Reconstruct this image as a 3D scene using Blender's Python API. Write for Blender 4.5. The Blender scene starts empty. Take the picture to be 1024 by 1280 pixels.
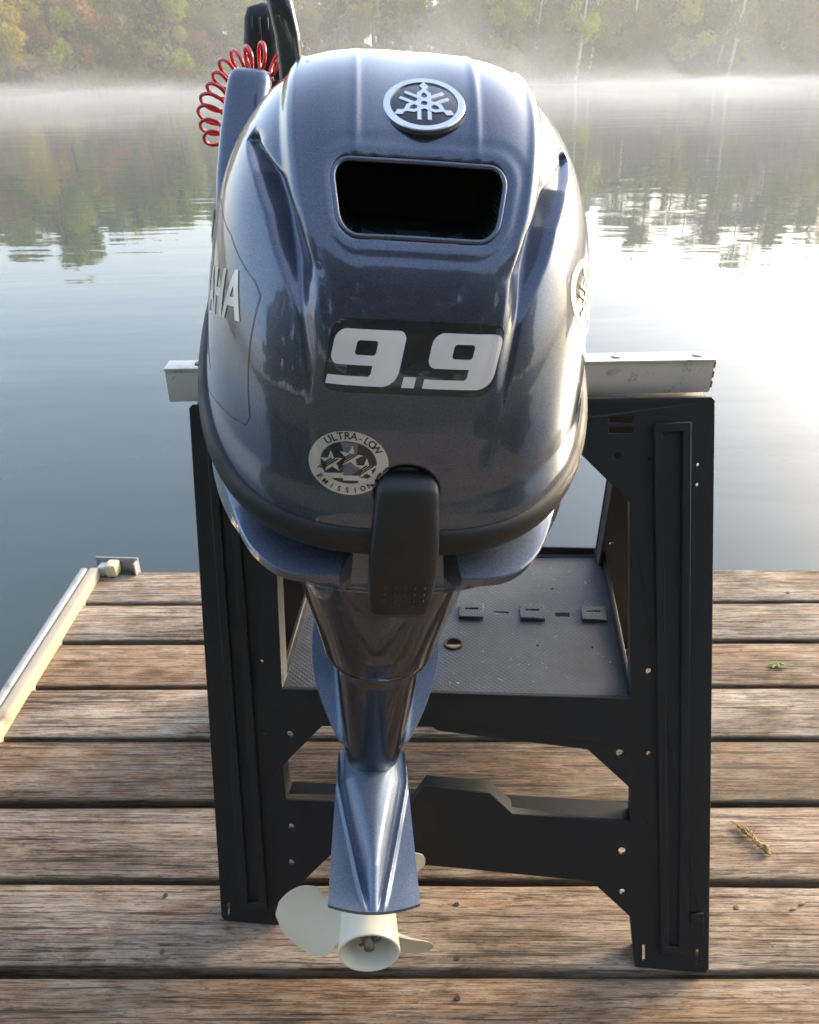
import bpy, bmesh, math, random
import numpy as np, time, sys
T0 = time.time()
from mathutils import Vector, Matrix, noise

random.seed(7); RNG = np.random.default_rng(7)
SC = bpy.context.scene
COL = SC.collection
R = math.radians

# ------------------------------------------------------------------ camera
PITCH, ROLL, FPX = 28.93, -0.7, 986.0
cam_d = bpy.data.cameras.new('camera'); cam = bpy.data.objects.new('camera', cam_d); COL.objects.link(cam)
cam_d.sensor_fit = 'VERTICAL'; cam_d.sensor_height = 36.0; cam_d.lens = 36.0 * FPX / 1280.0
cam_d.clip_start = 0.02; cam_d.clip_end = 3000
CAMP = Vector((0, 0, 1.15))
cam_rot = Matrix.Rotation(R(90 - PITCH), 4, 'X') @ Matrix.Rotation(R(ROLL), 4, 'Z')
cam.matrix_world = Matrix.Translation(CAMP) @ cam_rot
cam_d.dof.use_dof = True; cam_d.dof.focus_distance = 0.80; cam_d.dof.aperture_fstop = 20.0
SC.camera = cam

# ------------------------------------------------------------------ sky, sun, exposure
SUN_AZ, SUN_EL = 58.0, 19.0          # degrees right of straight ahead, above the horizon
world = bpy.data.worlds.new('World'); SC.world = world; world.use_nodes = True
wn = world.node_tree; bg = wn.nodes['Background']
sky = wn.nodes.new('ShaderNodeTexSky'); sky.sky_type = 'NISHITA'; sky.sun_disc = False
sky.sun_elevation = R(SUN_EL); sky.sun_rotation = R(SUN_AZ)
sky.dust_density = 4.0; sky.air_density = 1.0; sky.ozone_density = 1.5
wn.links.new(sky.outputs[0], bg.inputs[0]); bg.inputs[1].default_value = 0.15
sun_d = bpy.data.lights.new('sun', 'SUN'); sun = bpy.data.objects.new('sun', sun_d); COL.objects.link(sun)
sun_d.energy = 0.95; sun_d.angle = R(12); sun_d.color = (1.0, 0.80, 0.56)
sdir = Vector((math.sin(R(SUN_AZ)) * math.cos(R(SUN_EL)), math.cos(R(SUN_AZ)) * math.cos(R(SUN_EL)), math.sin(R(SUN_EL))))
sun.rotation_euler = (-sdir).to_track_quat('-Z', 'Y').to_euler()
SC.view_settings.view_transform = 'Standard'; SC.view_settings.look = 'None'
SC.view_settings.exposure = 2.38; SC.view_settings.gamma = 1.0; SC.view_settings.use_curve_mapping = False
SC.cycles.use_denoising = True; SC.cycles.max_bounces = 8; SC.cycles.volume_bounces = 1
SC.cycles.sample_clamp_indirect = 6.0
SC.cycles.volume_step_rate = 4.0; SC.cycles.volume_max_steps = 128

# ------------------------------------------------------------------ helpers
CR = cam_rot.to_3x3()
def ray(px, py):
    return (CR @ Vector(((px - 512) / FPX, -(py - 640) / FPX, -1))).normalized()
def at_z(px, py, z):
    d = ray(px, py); return CAMP + d * ((z - CAMP.z) / d.z)
def at_y(px, py, y):
    d = ray(px, py); return CAMP + d * (y / d.y)

def mk(name, verts, faces, mat=None, parent=None, smooth=False, mats=None, fmat=None):
    me = bpy.data.meshes.new(name)
    me.from_pydata([tuple(map(float, v)) for v in verts], [], [tuple(int(i) for i in f) for f in faces]); me.update()
    o = bpy.data.objects.new(name, me); COL.objects.link(o)
    if mats:
        for m in mats: me.materials.append(m)
        if fmat is not None: me.polygons.foreach_set('material_index', np.asarray(fmat, np.int32))
    elif mat: me.materials.append(mat)
    if smooth: me.polygons.foreach_set('use_smooth', [True] * len(me.polygons))
    if parent: o.parent = parent
    return o

def from_bm(name, bm, mat=None, parent=None, smooth=False):
    me = bpy.data.meshes.new(name); bmesh.ops.recalc_face_normals(bm, faces=bm.faces[:]); bm.to_mesh(me); bm.free()
    o = bpy.data.objects.new(name, me); COL.objects.link(o)
    if mat: me.materials.append(mat)
    if smooth:
        me.polygons.foreach_set('use_smooth', [True] * len(me.polygons))
        me.set_sharp_from_angle(angle=R(38))
    if parent: o.parent = parent
    return o

def empty(name, loc=(0, 0, 0)):
    o = bpy.data.objects.new(name, None); COL.objects.link(o); o.location = loc; o.empty_display_size = .05
    return o

def tag(o, label=None, cat=None, group=None, kind=None):
    if label: o['label'] = label
    if cat: o['category'] = cat
    if group: o['group'] = group
    if kind: o['kind'] = kind
    return o

def box_bm(bm, lo, hi, bev=0.0, seg=2):
    r = bmesh.ops.create_cube(bm, size=1.0)
    vs = r['verts']
    for v in vs:
        v.co = Vector([lo[i] + (hi[i] - lo[i]) * (v.co[i] + .5) for i in range(3)])
    if bev > 0:
        es = list({e for v in vs for e in v.link_edges})
        bmesh.ops.bevel(bm, geom=es, offset=bev, segments=seg, affect='EDGES', profile=.5)

def tube(name, pts, rad, mat, parent=None, n=12, cap=True):
    """swept tube; rad scalar or list; parallel-transport frame"""
    pts = [Vector(p) for p in pts]; m = len(pts)
    rr = rad if hasattr(rad, '__len__') else [rad] * m
    T = [(pts[min(i + 1, m - 1)] - pts[max(i - 1, 0)]).normalized() for i in range(m)]
    u = T[0].orthogonal().normalized(); V = []; Fc = []
    for i in range(m):
        u = (u - T[i] * u.dot(T[i])).normalized(); w = T[i].cross(u)
        for k in range(n):
            a = 2 * math.pi * k / n
            V.append(pts[i] + (u * math.cos(a) + w * math.sin(a)) * rr[i])
    for i in range(m - 1):
        for k in range(n):
            k2 = (k + 1) % n
            Fc.append((i * n + k, i * n + k2, (i + 1) * n + k2, (i + 1) * n + k))
    if cap:
        Fc.append(tuple(range(n))[::-1]); Fc.append(tuple((m - 1) * n + k for k in range(n)))
    return mk(name, V, Fc, mat, parent, True)

def loft(name, rings, mat, parent=None, cap0=True, cap1=True, smooth=True, sharp=None):
    n = len(rings[0]); V = [p for r_ in rings for p in r_]; Fc = []
    for i in range(len(rings) - 1):
        for k in range(n):
            k2 = (k + 1) % n
            Fc.append((i * n + k, i * n + k2, (i + 1) * n + k2, (i + 1) * n + k))
    if cap0: Fc.append(tuple(range(n))[::-1])
    if cap1: Fc.append(tuple((len(rings) - 1) * n + k for k in range(n)))
    o = mk(name, V, Fc, mat, parent, smooth)
    if sharp: o.data.set_sharp_from_angle(angle=R(sharp))
    return o

def smooth01(a, b, x):
    t = np.clip((x - a) / (b - a), 0, 1); return t * t * (3 - 2 * t)

# ------------------------------------------------------------------ materials
def new_mat(name):
    m = bpy.data.materials.new(name); m.use_nodes = True
    return m, m.node_tree, m.node_tree.nodes['Principled BSDF']
def N(nt, typ, **kw):
    n = nt.nodes.new(typ)
    for k, v in kw.items():
        if k in n.inputs.keys(): n.inputs[k].default_value = v
        else: setattr(n, k, v)
    return n
def ramp(nt, fac, stops):
    r = nt.nodes.new('ShaderNodeValToRGB'); el = r.color_ramp.elements
    while len(el) < len(stops): el.new(.5)
    for e, (p, c) in zip(el, stops):
        e.position = p; e.color = (*c, 1) if len(c) == 3 else c
    nt.links.new(fac, r.inputs[0]); return r
def mixc(nt, fac, a, b, blend='MIX'):
    m = nt.nodes.new('ShaderNodeMix'); m.data_type = 'RGBA'; m.blend_type = blend
    for sock, val in ((m.inputs[0], fac), (m.inputs[6], a), (m.inputs[7], b)):
        if hasattr(val, 'is_output'): nt.links.new(val, sock)
        else: sock.default_value = val if not hasattr(val, '__len__') else ((*val, 1) if len(val) == 3 else val)
    return m.outputs[2]
def coords(nt, scale=(1, 1, 1), kind='Object', rand=0.0):
    tc = nt.nodes.new('ShaderNodeTexCoord'); mp = nt.nodes.new('ShaderNodeMapping'); mp.inputs['Scale'].default_value = scale
    src = tc.outputs[kind]
    if rand:
        oi = nt.nodes.new('ShaderNodeObjectInfo'); ml = N(nt, 'ShaderNodeVectorMath', operation='SCALE'); cb = nt.nodes.new('ShaderNodeCombineXYZ')
        nt.links.new(oi.outputs['Random'], cb.inputs[0]); nt.links.new(oi.outputs['Random'], cb.inputs[1]); nt.links.new(oi.outputs['Random'], cb.inputs[2])
        nt.links.new(cb.outputs[0], ml.inputs[0]); ml.inputs['Scale'].default_value = rand
        ad = N(nt, 'ShaderNodeVectorMath', operation='ADD'); nt.links.new(src, ad.inputs[0]); nt.links.new(ml.outputs[0], ad.inputs[1]); src = ad.outputs[0]
    nt.links.new(src, mp.inputs[0]); return mp.outputs[0]
def noise_n(nt, vec, scale, detail=4, rough=.55, dist=0):
    n = N(nt, 'ShaderNodeTexNoise'); n.inputs['Scale'].default_value = scale; n.inputs['Detail'].default_value = detail
    n.inputs['Roughness'].default_value = rough; n.inputs['Distortion'].default_value = dist
    nt.links.new(vec, n.inputs['Vector']); return n.outputs['Fac']
def bump(nt, h, strength, dist, normal=None):
    b = nt.nodes.new('ShaderNodeBump'); b.inputs['Strength'].default_value = strength; b.inputs['Distance'].default_value = dist
    nt.links.new(h, b.inputs['Height'])
    if normal: nt.links.new(normal, b.inputs['Normal'])
    return b.outputs[0]

def simple(name, col, rough=.5, metal=0, coat=0, var=.15, nscale=30, bmp=0, bdist=.0005, spec=.5, dust=None):
    m, nt, p = new_mat(name)
    v = coords(nt); nf = noise_n(nt, v, nscale, 5)
    dark = tuple(c * (1 - var) for c in col); lite = tuple(min(1, c * (1 + var)) for c in col)
    c = mixc(nt, nf, dark, lite)
    if dust:
        d = ramp(nt, noise_n(nt, v, dust[1], 8, .7), ((dust[2], (0, 0, 0)), (dust[2] + .12, (1, 1, 1))))
        c = mixc(nt, d.outputs[0], c, dust[0])
    nt.links.new(c, p.inputs['Base Color'])
    p.inputs['Metallic'].default_value = metal; p.inputs['Coat Weight'].default_value = coat
    p.inputs['Coat Roughness'].default_value = .03; p.inputs['Specular IOR Level'].default_value = spec
    rr = ramp(nt, noise_n(nt, v, nscale * .6, 6), ((.3, (rough * .85,) * 3), (.7, (min(1, rough * 1.2),) * 3)))
    nt.links.new(rr.outputs[0], p.inputs['Roughness'])
    if bmp: nt.links.new(bump(nt, noise_n(nt, v, nscale * 12, 3), bmp, bdist), p.inputs['Normal'])
    return m

def paint(name, col, rough=.38):
    """metallic flake clear-coated engine paint with a few dust specks"""
    m, nt, p = new_mat(name)
    v = coords(nt)
    vo = N(nt, 'ShaderNodeTexVoronoi'); vo.inputs['Scale'].default_value = 1500; nt.links.new(v, vo.inputs['Vector'])
    fl = mixc(nt, vo.outputs['Color'], tuple(c * .65 for c in col), tuple(c * 1.5 for c in col))
    specks = N(nt, 'ShaderNodeTexVoronoi'); specks.inputs['Scale'].default_value = 90; specks.inputs['Randomness'].default_value = 1; nt.links.new(v, specks.inputs['Vector'])
    sp = ramp(nt, specks.outputs['Distance'], ((.0, (1, 1, 1)), (.035, (1, 1, 1)), (.05, (0, 0, 0))))
    gate = ramp(nt, noise_n(nt, v, 25, 2), ((.62, (0, 0, 0)), (.66, (1, 1, 1))))
    ml = N(nt, 'ShaderNodeMath', operation='MULTIPLY'); nt.links.new(sp.outputs[0], ml.inputs[0]); nt.links.new(gate.outputs[0], ml.inputs[1])
    m2 = N(nt, 'ShaderNodeMath', operation='MULTIPLY'); nt.links.new(ml.outputs[0], m2.inputs[0]); m2.inputs[1].default_value = .5
    c = mixc(nt, m2.outputs[0], fl, (.35, .33, .30))
    nt.links.new(c, p.inputs['Base Color'])
    p.inputs['Metallic'].default_value = .72; p.inputs['Roughness'].default_value = rough
    p.inputs['Coat Weight'].default_value = 1; p.inputs['Coat IOR'].default_value = 1.55
    cr = ramp(nt, noise_n(nt, v, 9, 6, .6), ((.35, (.02,) * 3), (.75, (.07,) * 3)))
    nt.links.new(cr.outputs[0], p.inputs['Coat Roughness'])
    nt.links.new(bump(nt, noise_n(nt, v, 260, 2), .05, .0004), p.inputs['Coat Normal'])
    return m

M = {}
M['paint'] = paint('blue_grey_engine_paint', (.052, .066, .098), .31)
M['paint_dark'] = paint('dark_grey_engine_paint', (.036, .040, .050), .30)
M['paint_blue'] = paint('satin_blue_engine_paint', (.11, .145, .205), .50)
M['paint_blue'].node_tree.nodes['Principled BSDF'].inputs['Coat Weight'].default_value = .35
M['rubber'] = simple('black_rubber', (.007, .007, .008), .55, nscale=60, bmp=.15, dust=((.05, .047, .04), 200, .66))
M['latch'] = simple('black_latch_plastic', (.007, .0075, .0085), .48, nscale=80, bmp=.3, bdist=.0003)
M['black'] = simple('black_plastic', (.010, .010, .012), .4)
M['void'] = simple('intake_inner_black', (.0015, .0015, .0018), .7, spec=.1)
M['horse'] = simple('black_sawhorse_plastic', (.0150, .0157, .017), .46, spec=.26, nscale=18, bmp=.25, bdist=.0006, dust=((.022, .020, .018), 60, .62))
M['tray'] = None
M['white_metal'] = simple('worn_white_aluminium', (.50, .50, .49), .38, metal=.35, nscale=25, bmp=.2, dust=((.20, .16, .12), 38, .57))
M['silver'] = simple('silver_print', (.52, .51, .48), .3, metal=.5)
M['white_print'] = simple('pale_print', (.62, .585, .55), .35)
M['ink'] = simple('dark_print', (.012, .012, .016), .25, coat=.5)
M['chrome'] = simple('brushed_chrome', (.62, .66, .72), .22, metal=.85)
M['prop'] = simple('cream_white_propeller_paint', (.68, .64, .50), .38, var=.05, nscale=14, dust=((.40, .37, .30), 30, .68))
M['steel'] = simple('stained_steel', (.22, .18, .15), .4, metal=.8, var=.4, nscale=120)
M['red'] = simple('red_cord_plastic', (.62, .008, .012), .22, coat=.6)
M['screw'] = simple('rusty_screw', (.10, .075, .055), .5, metal=.7)
M['straw'] = simple('straw_debris', (.30, .20, .07), .8, nscale=300, var=.5)
M['leafbit'] = simple('green_bud', (.16, .24, .03), .7)

def wood_mat(name, dark, mid, grey, greyness=.5, seed=0.):
    m, nt, p = new_mat(name)
    v = coords(nt, (1, 1, 1), rand=37.0)
    def sc(s, off=0):
        mp = nt.nodes.new('ShaderNodeMapping'); mp.inputs['Scale'].default_value = s; mp.inputs['Location'].default_value = (off + seed, off, 0)
        nt.links.new(v, mp.inputs[0]); return mp.outputs[0]
    fine = noise_n(nt, sc((17, 330, 330)), 1.0, 9, .78, .25)
    grain = noise_n(nt, sc((5.0, 60, 60), 3), 1.0, 9, .74, .9)
    blotch = noise_n(nt, sc((7, 19, 19), 9), 1.0, 9, .76, .7)
    wide = noise_n(nt, sc((3.2, 9, 9), 17), 1.0, 8, .72, .4)
    c1 = ramp(nt, grain, ((.30, dark), (.44, mid), (.56, tuple(x * 1.35 for x in mid)), (.62, tuple(.62 * x for x in mid)), (.74, tuple(1.1 * x for x in mid))))
    cg = ramp(nt, grain, ((.32, tuple(.50 * g for g in grey)), (.46, grey), (.60, tuple(1.35 * g for g in grey)), (.72, tuple(.7 * g for g in grey))))
    mixf = ramp(nt, blotch, ((.50 - .22 * greyness, (0, 0, 0)), (.66 - .22 * greyness, (1, 1, 1))))
    c = mixc(nt, mixf.outputs[0], c1.outputs[0], cg.outputs[0])
    fd = ramp(nt, fine, ((.38, (.22, .19, .16)), (.48, (.88, .88, .88)), (.60, (1.18, 1.18, 1.18))))
    c = mixc(nt, .9, c, fd.outputs[0], 'MULTIPLY')
    crk = noise_n(nt, sc((1.3, 75, 75), 29), 1.0, 4, .55, .35)
    ca = N(nt, 'ShaderNodeMath', operation='SUBTRACT'); nt.links.new(crk, ca.inputs[0]); ca.inputs[1].default_value = .5
    cb_ = N(nt, 'ShaderNodeMath', operation='ABSOLUTE'); nt.links.new(ca.outputs[0], cb_.inputs[0])
    cm = N(nt, 'ShaderNodeMath', operation='MULTIPLY_ADD'); nt.links.new(wide, cm.inputs[0]); cm.inputs[1].default_value = .10; nt.links.new(cb_.outputs[0], cm.inputs[2])
    pit = ramp(nt, noise_n(nt, sc((55, 300, 300), 41), 1.0, 3, .6), ((.60, (1, 1, 1)), (.66, (.40, .35, .30))))
    c = mixc(nt, .8, c, pit.outputs[0], 'MULTIPLY')
    spl = ramp(nt, noise_n(nt, sc((3.5, 190, 190), 51), 1.0, 2, .5, .2), ((.605, (1, 1, 1)), (.625, (.25, .20, .16))))
    c = mixc(nt, .8, c, spl.outputs[0], 'MULTIPLY')
    cr_ = ramp(nt, cm.outputs[0], ((.052, (.12, .10, .08)), (.064, (1, 1, 1))))
    c = mixc(nt, .85, c, cr_.outputs[0], 'MULTIPLY')
    st = ramp(nt, wide, ((.34, (.30, .25, .17)), (.49, (.84, .80, .76)), (.6, (1.1, 1.08, 1.05))))
    c = mixc(nt, .85, c, st.outputs[0], 'MULTIPLY')
    # small dark rot spots and knots
    vo = N(nt, 'ShaderNodeTexVoronoi'); vo.inputs['Scale'].default_value = 1; nt.links.new(sc((4.0, 11, 11), 5), vo.inputs['Vector'])
    kn = ramp(nt, vo.outputs['Distance'], ((.05, (.25, .20, .15)), (.14, (.75, .68, .6)), (.2, (1, 1, 1))))
    c = mixc(nt, .8, c, kn.outputs[0], 'MULTIPLY')
    oi = nt.nodes.new('ShaderNodeObjectInfo')
    tint = ramp(nt, oi.outputs['Random'], ((0, (.80, .80, .80)), (.35, (1.05, .97, .90)), (.7, (.95, .98, 1.0)), (1, (1.12, 1.05, .98))))
    c = mixc(nt, 1, c, tint.outputs[0], 'MULTIPLY')
    # damp green-black edge of each board: ageing of the board's own sides
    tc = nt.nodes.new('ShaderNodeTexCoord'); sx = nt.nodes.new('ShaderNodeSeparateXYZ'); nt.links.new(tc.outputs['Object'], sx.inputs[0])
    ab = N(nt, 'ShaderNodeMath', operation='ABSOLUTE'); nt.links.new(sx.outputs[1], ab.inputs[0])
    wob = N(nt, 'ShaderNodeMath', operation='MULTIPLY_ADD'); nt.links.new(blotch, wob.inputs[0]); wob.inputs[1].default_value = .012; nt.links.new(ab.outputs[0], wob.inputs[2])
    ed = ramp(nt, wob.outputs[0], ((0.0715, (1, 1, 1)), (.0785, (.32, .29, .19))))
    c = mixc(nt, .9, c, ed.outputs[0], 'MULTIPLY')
    nt.links.new(c, p.inputs['Base Color'])
    p.inputs['Roughness'].default_value = .72; p.inputs['Specular IOR Level'].default_value = .35
    a0_ = N(nt, 'ShaderNodeMath', operation='ADD'); nt.links.new(fine, a0_.inputs[0]); nt.links.new(grain, a0_.inputs[1])
    ad = N(nt, 'ShaderNodeMath', operation='MULTIPLY_ADD'); nt.links.new(cr_.outputs[0], ad.inputs[0]); ad.inputs[1].default_value = .4; nt.links.new(a0_.outputs[0], ad.inputs[2])
    nt.links.new(bump(nt, ad.outputs[0], .75, .004), p.inputs['Normal'])
    return m
M['plank'] = wood_mat('weathered_deck_wood', (.080, .056, .038), (.230, .165, .112), (.31, .27, .225), .5)
M['plank_brown'] = wood_mat('brown_deck_wood', (.070, .044, .026), (.205, .135, .082), (.265, .215, .165), .2, 4.)
M['joist'] = wood_mat('dark_joist_wood', (.03, .024, .016), (.07, .055, .035), (.08, .07, .05), .5)

def tray_mat():
    m, nt, p = new_mat('grey_black_tray_plastic')
    v = coords(nt)
    mp = nt.nodes.new('ShaderNodeMapping'); mp.inputs['Rotation'].default_value = (0, 0, R(45)); nt.links.new(v, mp.inputs[0])
    w1 = N(nt, 'ShaderNodeTexWave'); w1.inputs['Scale'].default_value = 52; w1.inputs['Distortion'].default_value = .3; nt.links.new(mp.outputs[0], w1.inputs['Vector'])
    w2 = N(nt, 'ShaderNodeTexWave', bands_direction='Y'); w2.inputs['Scale'].default_value = 52; w2.inputs['Distortion'].default_value = .3; nt.links.new(mp.outputs[0], w2.inputs['Vector'])
    mx = N(nt, 'ShaderNodeMath', operation='MAXIMUM'); nt.links.new(w1.outputs['Fac'], mx.inputs[0]); nt.links.new(w2.outputs['Fac'], mx.inputs[1])
    d = noise_n(nt, v, 9, 8, .7)
    c = ramp(nt, d, ((.35, (.030, .033, .038)), (.6, (.050, .054, .061)), (.8, (.09, .088, .082))))
    sp = ramp(nt, noise_n(nt, v, 170, 3), ((.69, (0, 0, 0)), (.73, (1, 1, 1))))
    cc = mixc(nt, sp.outputs[0], c.outputs[0], (.24, .21, .17))
    nt.links.new(cc, p.inputs['Base Color'])
    p.inputs['Roughness'].default_value = .48; p.inputs['Specular IOR Level'].default_value = .32
    nt.links.new(bump(nt, mx.outputs[0], .5, .0007), p.inputs['Normal'])
    return m
M['tray'] = tray_mat()

def water_mat():
    m, nt, p = new_mat('lake_water')
    p.inputs['Base Color'].default_value = (.035, .050, .052, 1)
    p.inputs['Roughness'].default_value = .02; p.inputs['IOR'].default_value = 1.40
    v = coords(nt, (1, 1, 1))
    def sc(s):
        mp = nt.nodes.new('ShaderNodeMapping'); mp.inputs['Scale'].default_value = s; nt.links.new(v, mp.inputs[0]); return mp.outputs[0]
    h1 = noise_n(nt, sc((.28, .9, 1)), 1.0, 3, .5, .5)
    h2 = noise_n(nt, sc((1.3, 3.2, 1)), 1.0, 3, .5, .3)
    b1 = bump(nt, h1, .22, .045)
    nt.links.new(bump(nt, h2, .2, .006, b1), p.inputs['Normal'])
    return m
M['water'] = water_mat()

def ground_mat(name, a, b):
    m, nt, p = new_mat(name); v = coords(nt)
    c = ramp(nt, noise_n(nt, v, .35, 8, .7), ((.35, a), (.65, b)))
    nt.links.new(c.outputs[0], p.inputs['Base Color']); p.inputs['Roughness'].default_value = .95; return m
M['forest_floor'] = ground_mat('forest_floor', (.040, .035, .018), (.075, .080, .030))
M['bank'] = ground_mat('grassy_bank', (.035, .045, .015), (.07, .075, .030))
M['lakebed'] = ground_mat('lake_bed', (.03, .03, .02), (.05, .045, .03))

def leaf_mat(name, col, col2):
    m, nt, p = new_mat(name)
    oi = nt.nodes.new('ShaderNodeObjectInfo'); v = coords(nt, rand=11.)
    n = noise_n(nt, v, .55, 5, .7)
    c = ramp(nt, n, ((.35, col), (.65, col2)))
    t = ramp(nt, oi.outputs['Random'], ((0, (.75, .8, .8)), (.5, (1, 1, 1)), (1, (1.25, 1.12, .95))))
    cc = mixc(nt, 1, c.outputs[0], t.outputs[0], 'MULTIPLY')
    nt.links.new(cc, p.inputs['Base Color']); p.inputs['Roughness'].default_value = .7; p.inputs['Specular IOR Level'].default_value = .2
    tr = nt.nodes.new('ShaderNodeBsdfTranslucent'); nt.links.new(cc, tr.inputs[0])
    ms = nt.nodes.new('ShaderNodeMixShader'); ms.inputs[0].default_value = .35
    nt.links.new(p.outputs[0], ms.inputs[1]); nt.links.new(tr.outputs[0], ms.inputs[2])
    nt.links.new(ms.outputs[0], nt.nodes['Material Output'].inputs[0]); return m
LEAF = {'yellow': leaf_mat('yellow_spring_leaves', (.38, .27, .008), (.52, .38, .015)),
        'lime': leaf_mat('lime_spring_leaves', (.16, .22, .008), (.28, .32, .015)),
        'green': leaf_mat('mid_green_leaves', (.060, .115, .010), (.12, .17, .018)),
        'olive': leaf_mat('olive_brown_leaves', (.10, .11, .018), (.18, .16, .028)),
        'rust': leaf_mat('rusty_budding_leaves', (.24, .10, .035), (.30, .17, .05)),
        'pine': leaf_mat('dark_pine_needles', (.018, .042, .012), (.04, .07, .020))}
M['bark'] = simple('grey_brown_bark', (.10, .08, .06), .9, nscale=3, var=.4)
M['birch'] = simple('pale_birch_bark', (.42, .40, .36), .8, nscale=3, var=.3)

def vol_mat(name, dens, col=(.93, .95, 1.0), an=.08):
    m = bpy.data.materials.new(name); m.use_nodes = True; nt = m.node_tree
    nt.nodes.remove(nt.nodes['Principled BSDF'])
    pv = nt.nodes.new('ShaderNodeVolumePrincipled'); pv.inputs['Density'].default_value = dens
    pv.inputs['Color'].default_value = (*col, 1); pv.inputs['Anisotropy'].default_value = an
    nt.links.new(pv.outputs[0], nt.nodes['Material Output'].inputs['Volume']); return m

# ================================================================== SETTING
WZ = -0.45
def shore_r(az):     # distance of the far shoreline by bearing (degrees)
    return 150 + 20 * smooth01(-25, 0, az) + 80 * smooth01(0, 25, az)
def hill_h(az):
    return 12 - 6 * smooth01(-24, -10, az) + 26 * smooth01(2, 20, az)

def build_ground():
    # lake surface
    nx = 60
    mk('lake_water', [(-900, -6, WZ), (900, -6, WZ), (900, 700, WZ), (-900, 700, WZ)], [(0, 1, 2, 3)], M['water'])['kind'] = 'structure'
    mk('lake_bed', [(-900, -700, -3), (900, -700, -3), (900, 900, -3), (-900, 900, -3)], [(0, 1, 2, 3)], M['lakebed'])['kind'] = 'structure'
    # far shore terrain: polar grid
    V = []; Fc = []; azs = np.linspace(-75, 75, 91); rs = [0, 1.5, 5, 12, 25, 45, 80, 130, 220, 380]
    for a in azs:
        r0 = float(shore_r(a)) + 3 * math.sin(a * .9) + 2 * math.sin(a * 2.3)
        for k, dr in enumerate(rs):
            h = WZ - .5 + .9 * min(1, dr / 1.5) + float(hill_h(a)) * float(smooth01(3, 90, dr)) + 0.012 * dr
            if k > 2: h += 1.2 * noise.noise(Vector((a * .2, dr * .03, 3)))
            rr = r0 + dr
            V.append((rr * math.sin(R(a)), rr * math.cos(R(a)), h))
    m = len(rs)
    for i in range(len(azs) - 1):
        for k in range(m - 1):
            Fc.append((i * m + k, (i + 1) * m + k, (i + 1) * m + k + 1, i * m + k + 1))
    mk('far_shore_hills', V, Fc, M['forest_floor'], smooth=True)['kind'] = 'structure'
    # bank behind the dock
    V = []; Fc = []; xs = np.linspace(-160, 160, 41); ys = [-3.2, -4.5, -7, -12, -25, -60, -160]; zs = [-3.0, -.6, -.05, .5, 1.6, 4, 8]
    for x in xs:
        for y, z in zip(ys, zs):
            yy = y - .004 * x * x * 0.2 + 1.2 * noise.noise(Vector((x * .08, 0, 1)))
            V.append((x, yy, z + (.4 * noise.noise(Vector((x * .1, y * .1, 0))) if y < -6 else 0)))
    m = len(ys)
    for i in range(len(xs) - 1):
        for k in range(m - 1): Fc.append((i * m + k, i * m + k + 1, (i + 1) * m + k + 1, (i + 1) * m + k))
    mk('grassy_bank', V, Fc, M['bank'], smooth=True)['kind'] = 'structure'
build_ground()

hb = bmesh.new(); box_bm(hb, (-700, -330, -4), (700, 640, 75)); hz = from_bm('haze', hb, vol_mat('morning_haze', .0012, (.96, .945, .88))); hz['kind'] = 'stuff'

# low mist lying on the lake, undulating top
def build_mist(dens, h0, h1, a1, a2, pw, seed, label, Y0_=42):
    V = []; Fc = []; nx, ny = 70, 40
    xs = np.linspace(-190, 260, nx); ts = np.linspace(0, 1, ny)
    for x in xs:
        for t in ts:
            az = math.degrees(math.atan2(x, 170))
            y = Y0_ + t * (float(shore_r(az)) * 1.0 * math.cos(R(az)) - Y0_)
            n1 = noise.fractal(Vector((x * .035, y * .02, seed)), .7, 2, 4)
            n2 = noise.fractal(Vector((x * .12, y * .05, seed + 5)), .7, 2, 3)
            h = max(.03, (h0 + h1 * t ** pw + n1 * a1 * (t ** pw + .06) + n2 * a2 * (t ** pw + .06)) * (1 if 0 < t else 0.05))
            V.append((x, y, WZ + .05 + h))
    base = len(V)
    for x in xs:
        for t in ts:
            az = math.degrees(math.atan2(x, 170)); y = Y0_ + t * (float(shore_r(az)) * 1.0 * math.cos(R(az)) - Y0_)
            V.append((x, y, WZ + .04))
    for i in range(nx - 1):
        for k in range(ny - 1):
            a = i * ny + k; b = (i + 1) * ny + k
            Fc.append((a, b, b + 1, a + 1)); Fc.append((base + a, base + a + 1, base + b + 1, base + b))
    for i in range(nx - 1):
        for k in (0, ny - 1):
            a = i * ny + k; b = (i + 1) * ny + k; q = (a, base + a, base + b, b)
            Fc.append(q if k == 0 else q[::-1])
    for k in range(ny - 1):
        for i in (0, nx - 1):
            a = i * ny + k; q = (a, a + 1, base + a + 1, base + a)
            Fc.append(q if i == 0 else q[::-1])
    tag(mk('lake_mist', V, Fc, vol_mat('lake_mist', dens), smooth=False), label, 'mist', kind='stuff')
build_mist(.0038, .55, .3, 3.6, 2.6, 1.3, 2.2, 'white mist lying low over the water before the far shore', 16)
build_mist(.0032, .2, 4, 30, 18, 3.0, 4.7, 'thin wisps of mist rising in front of the far shore trees')

print('TIMER', '============ TREES', round(time.time() - T0, 1), file=open('/tmp/t.log','a'))
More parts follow.
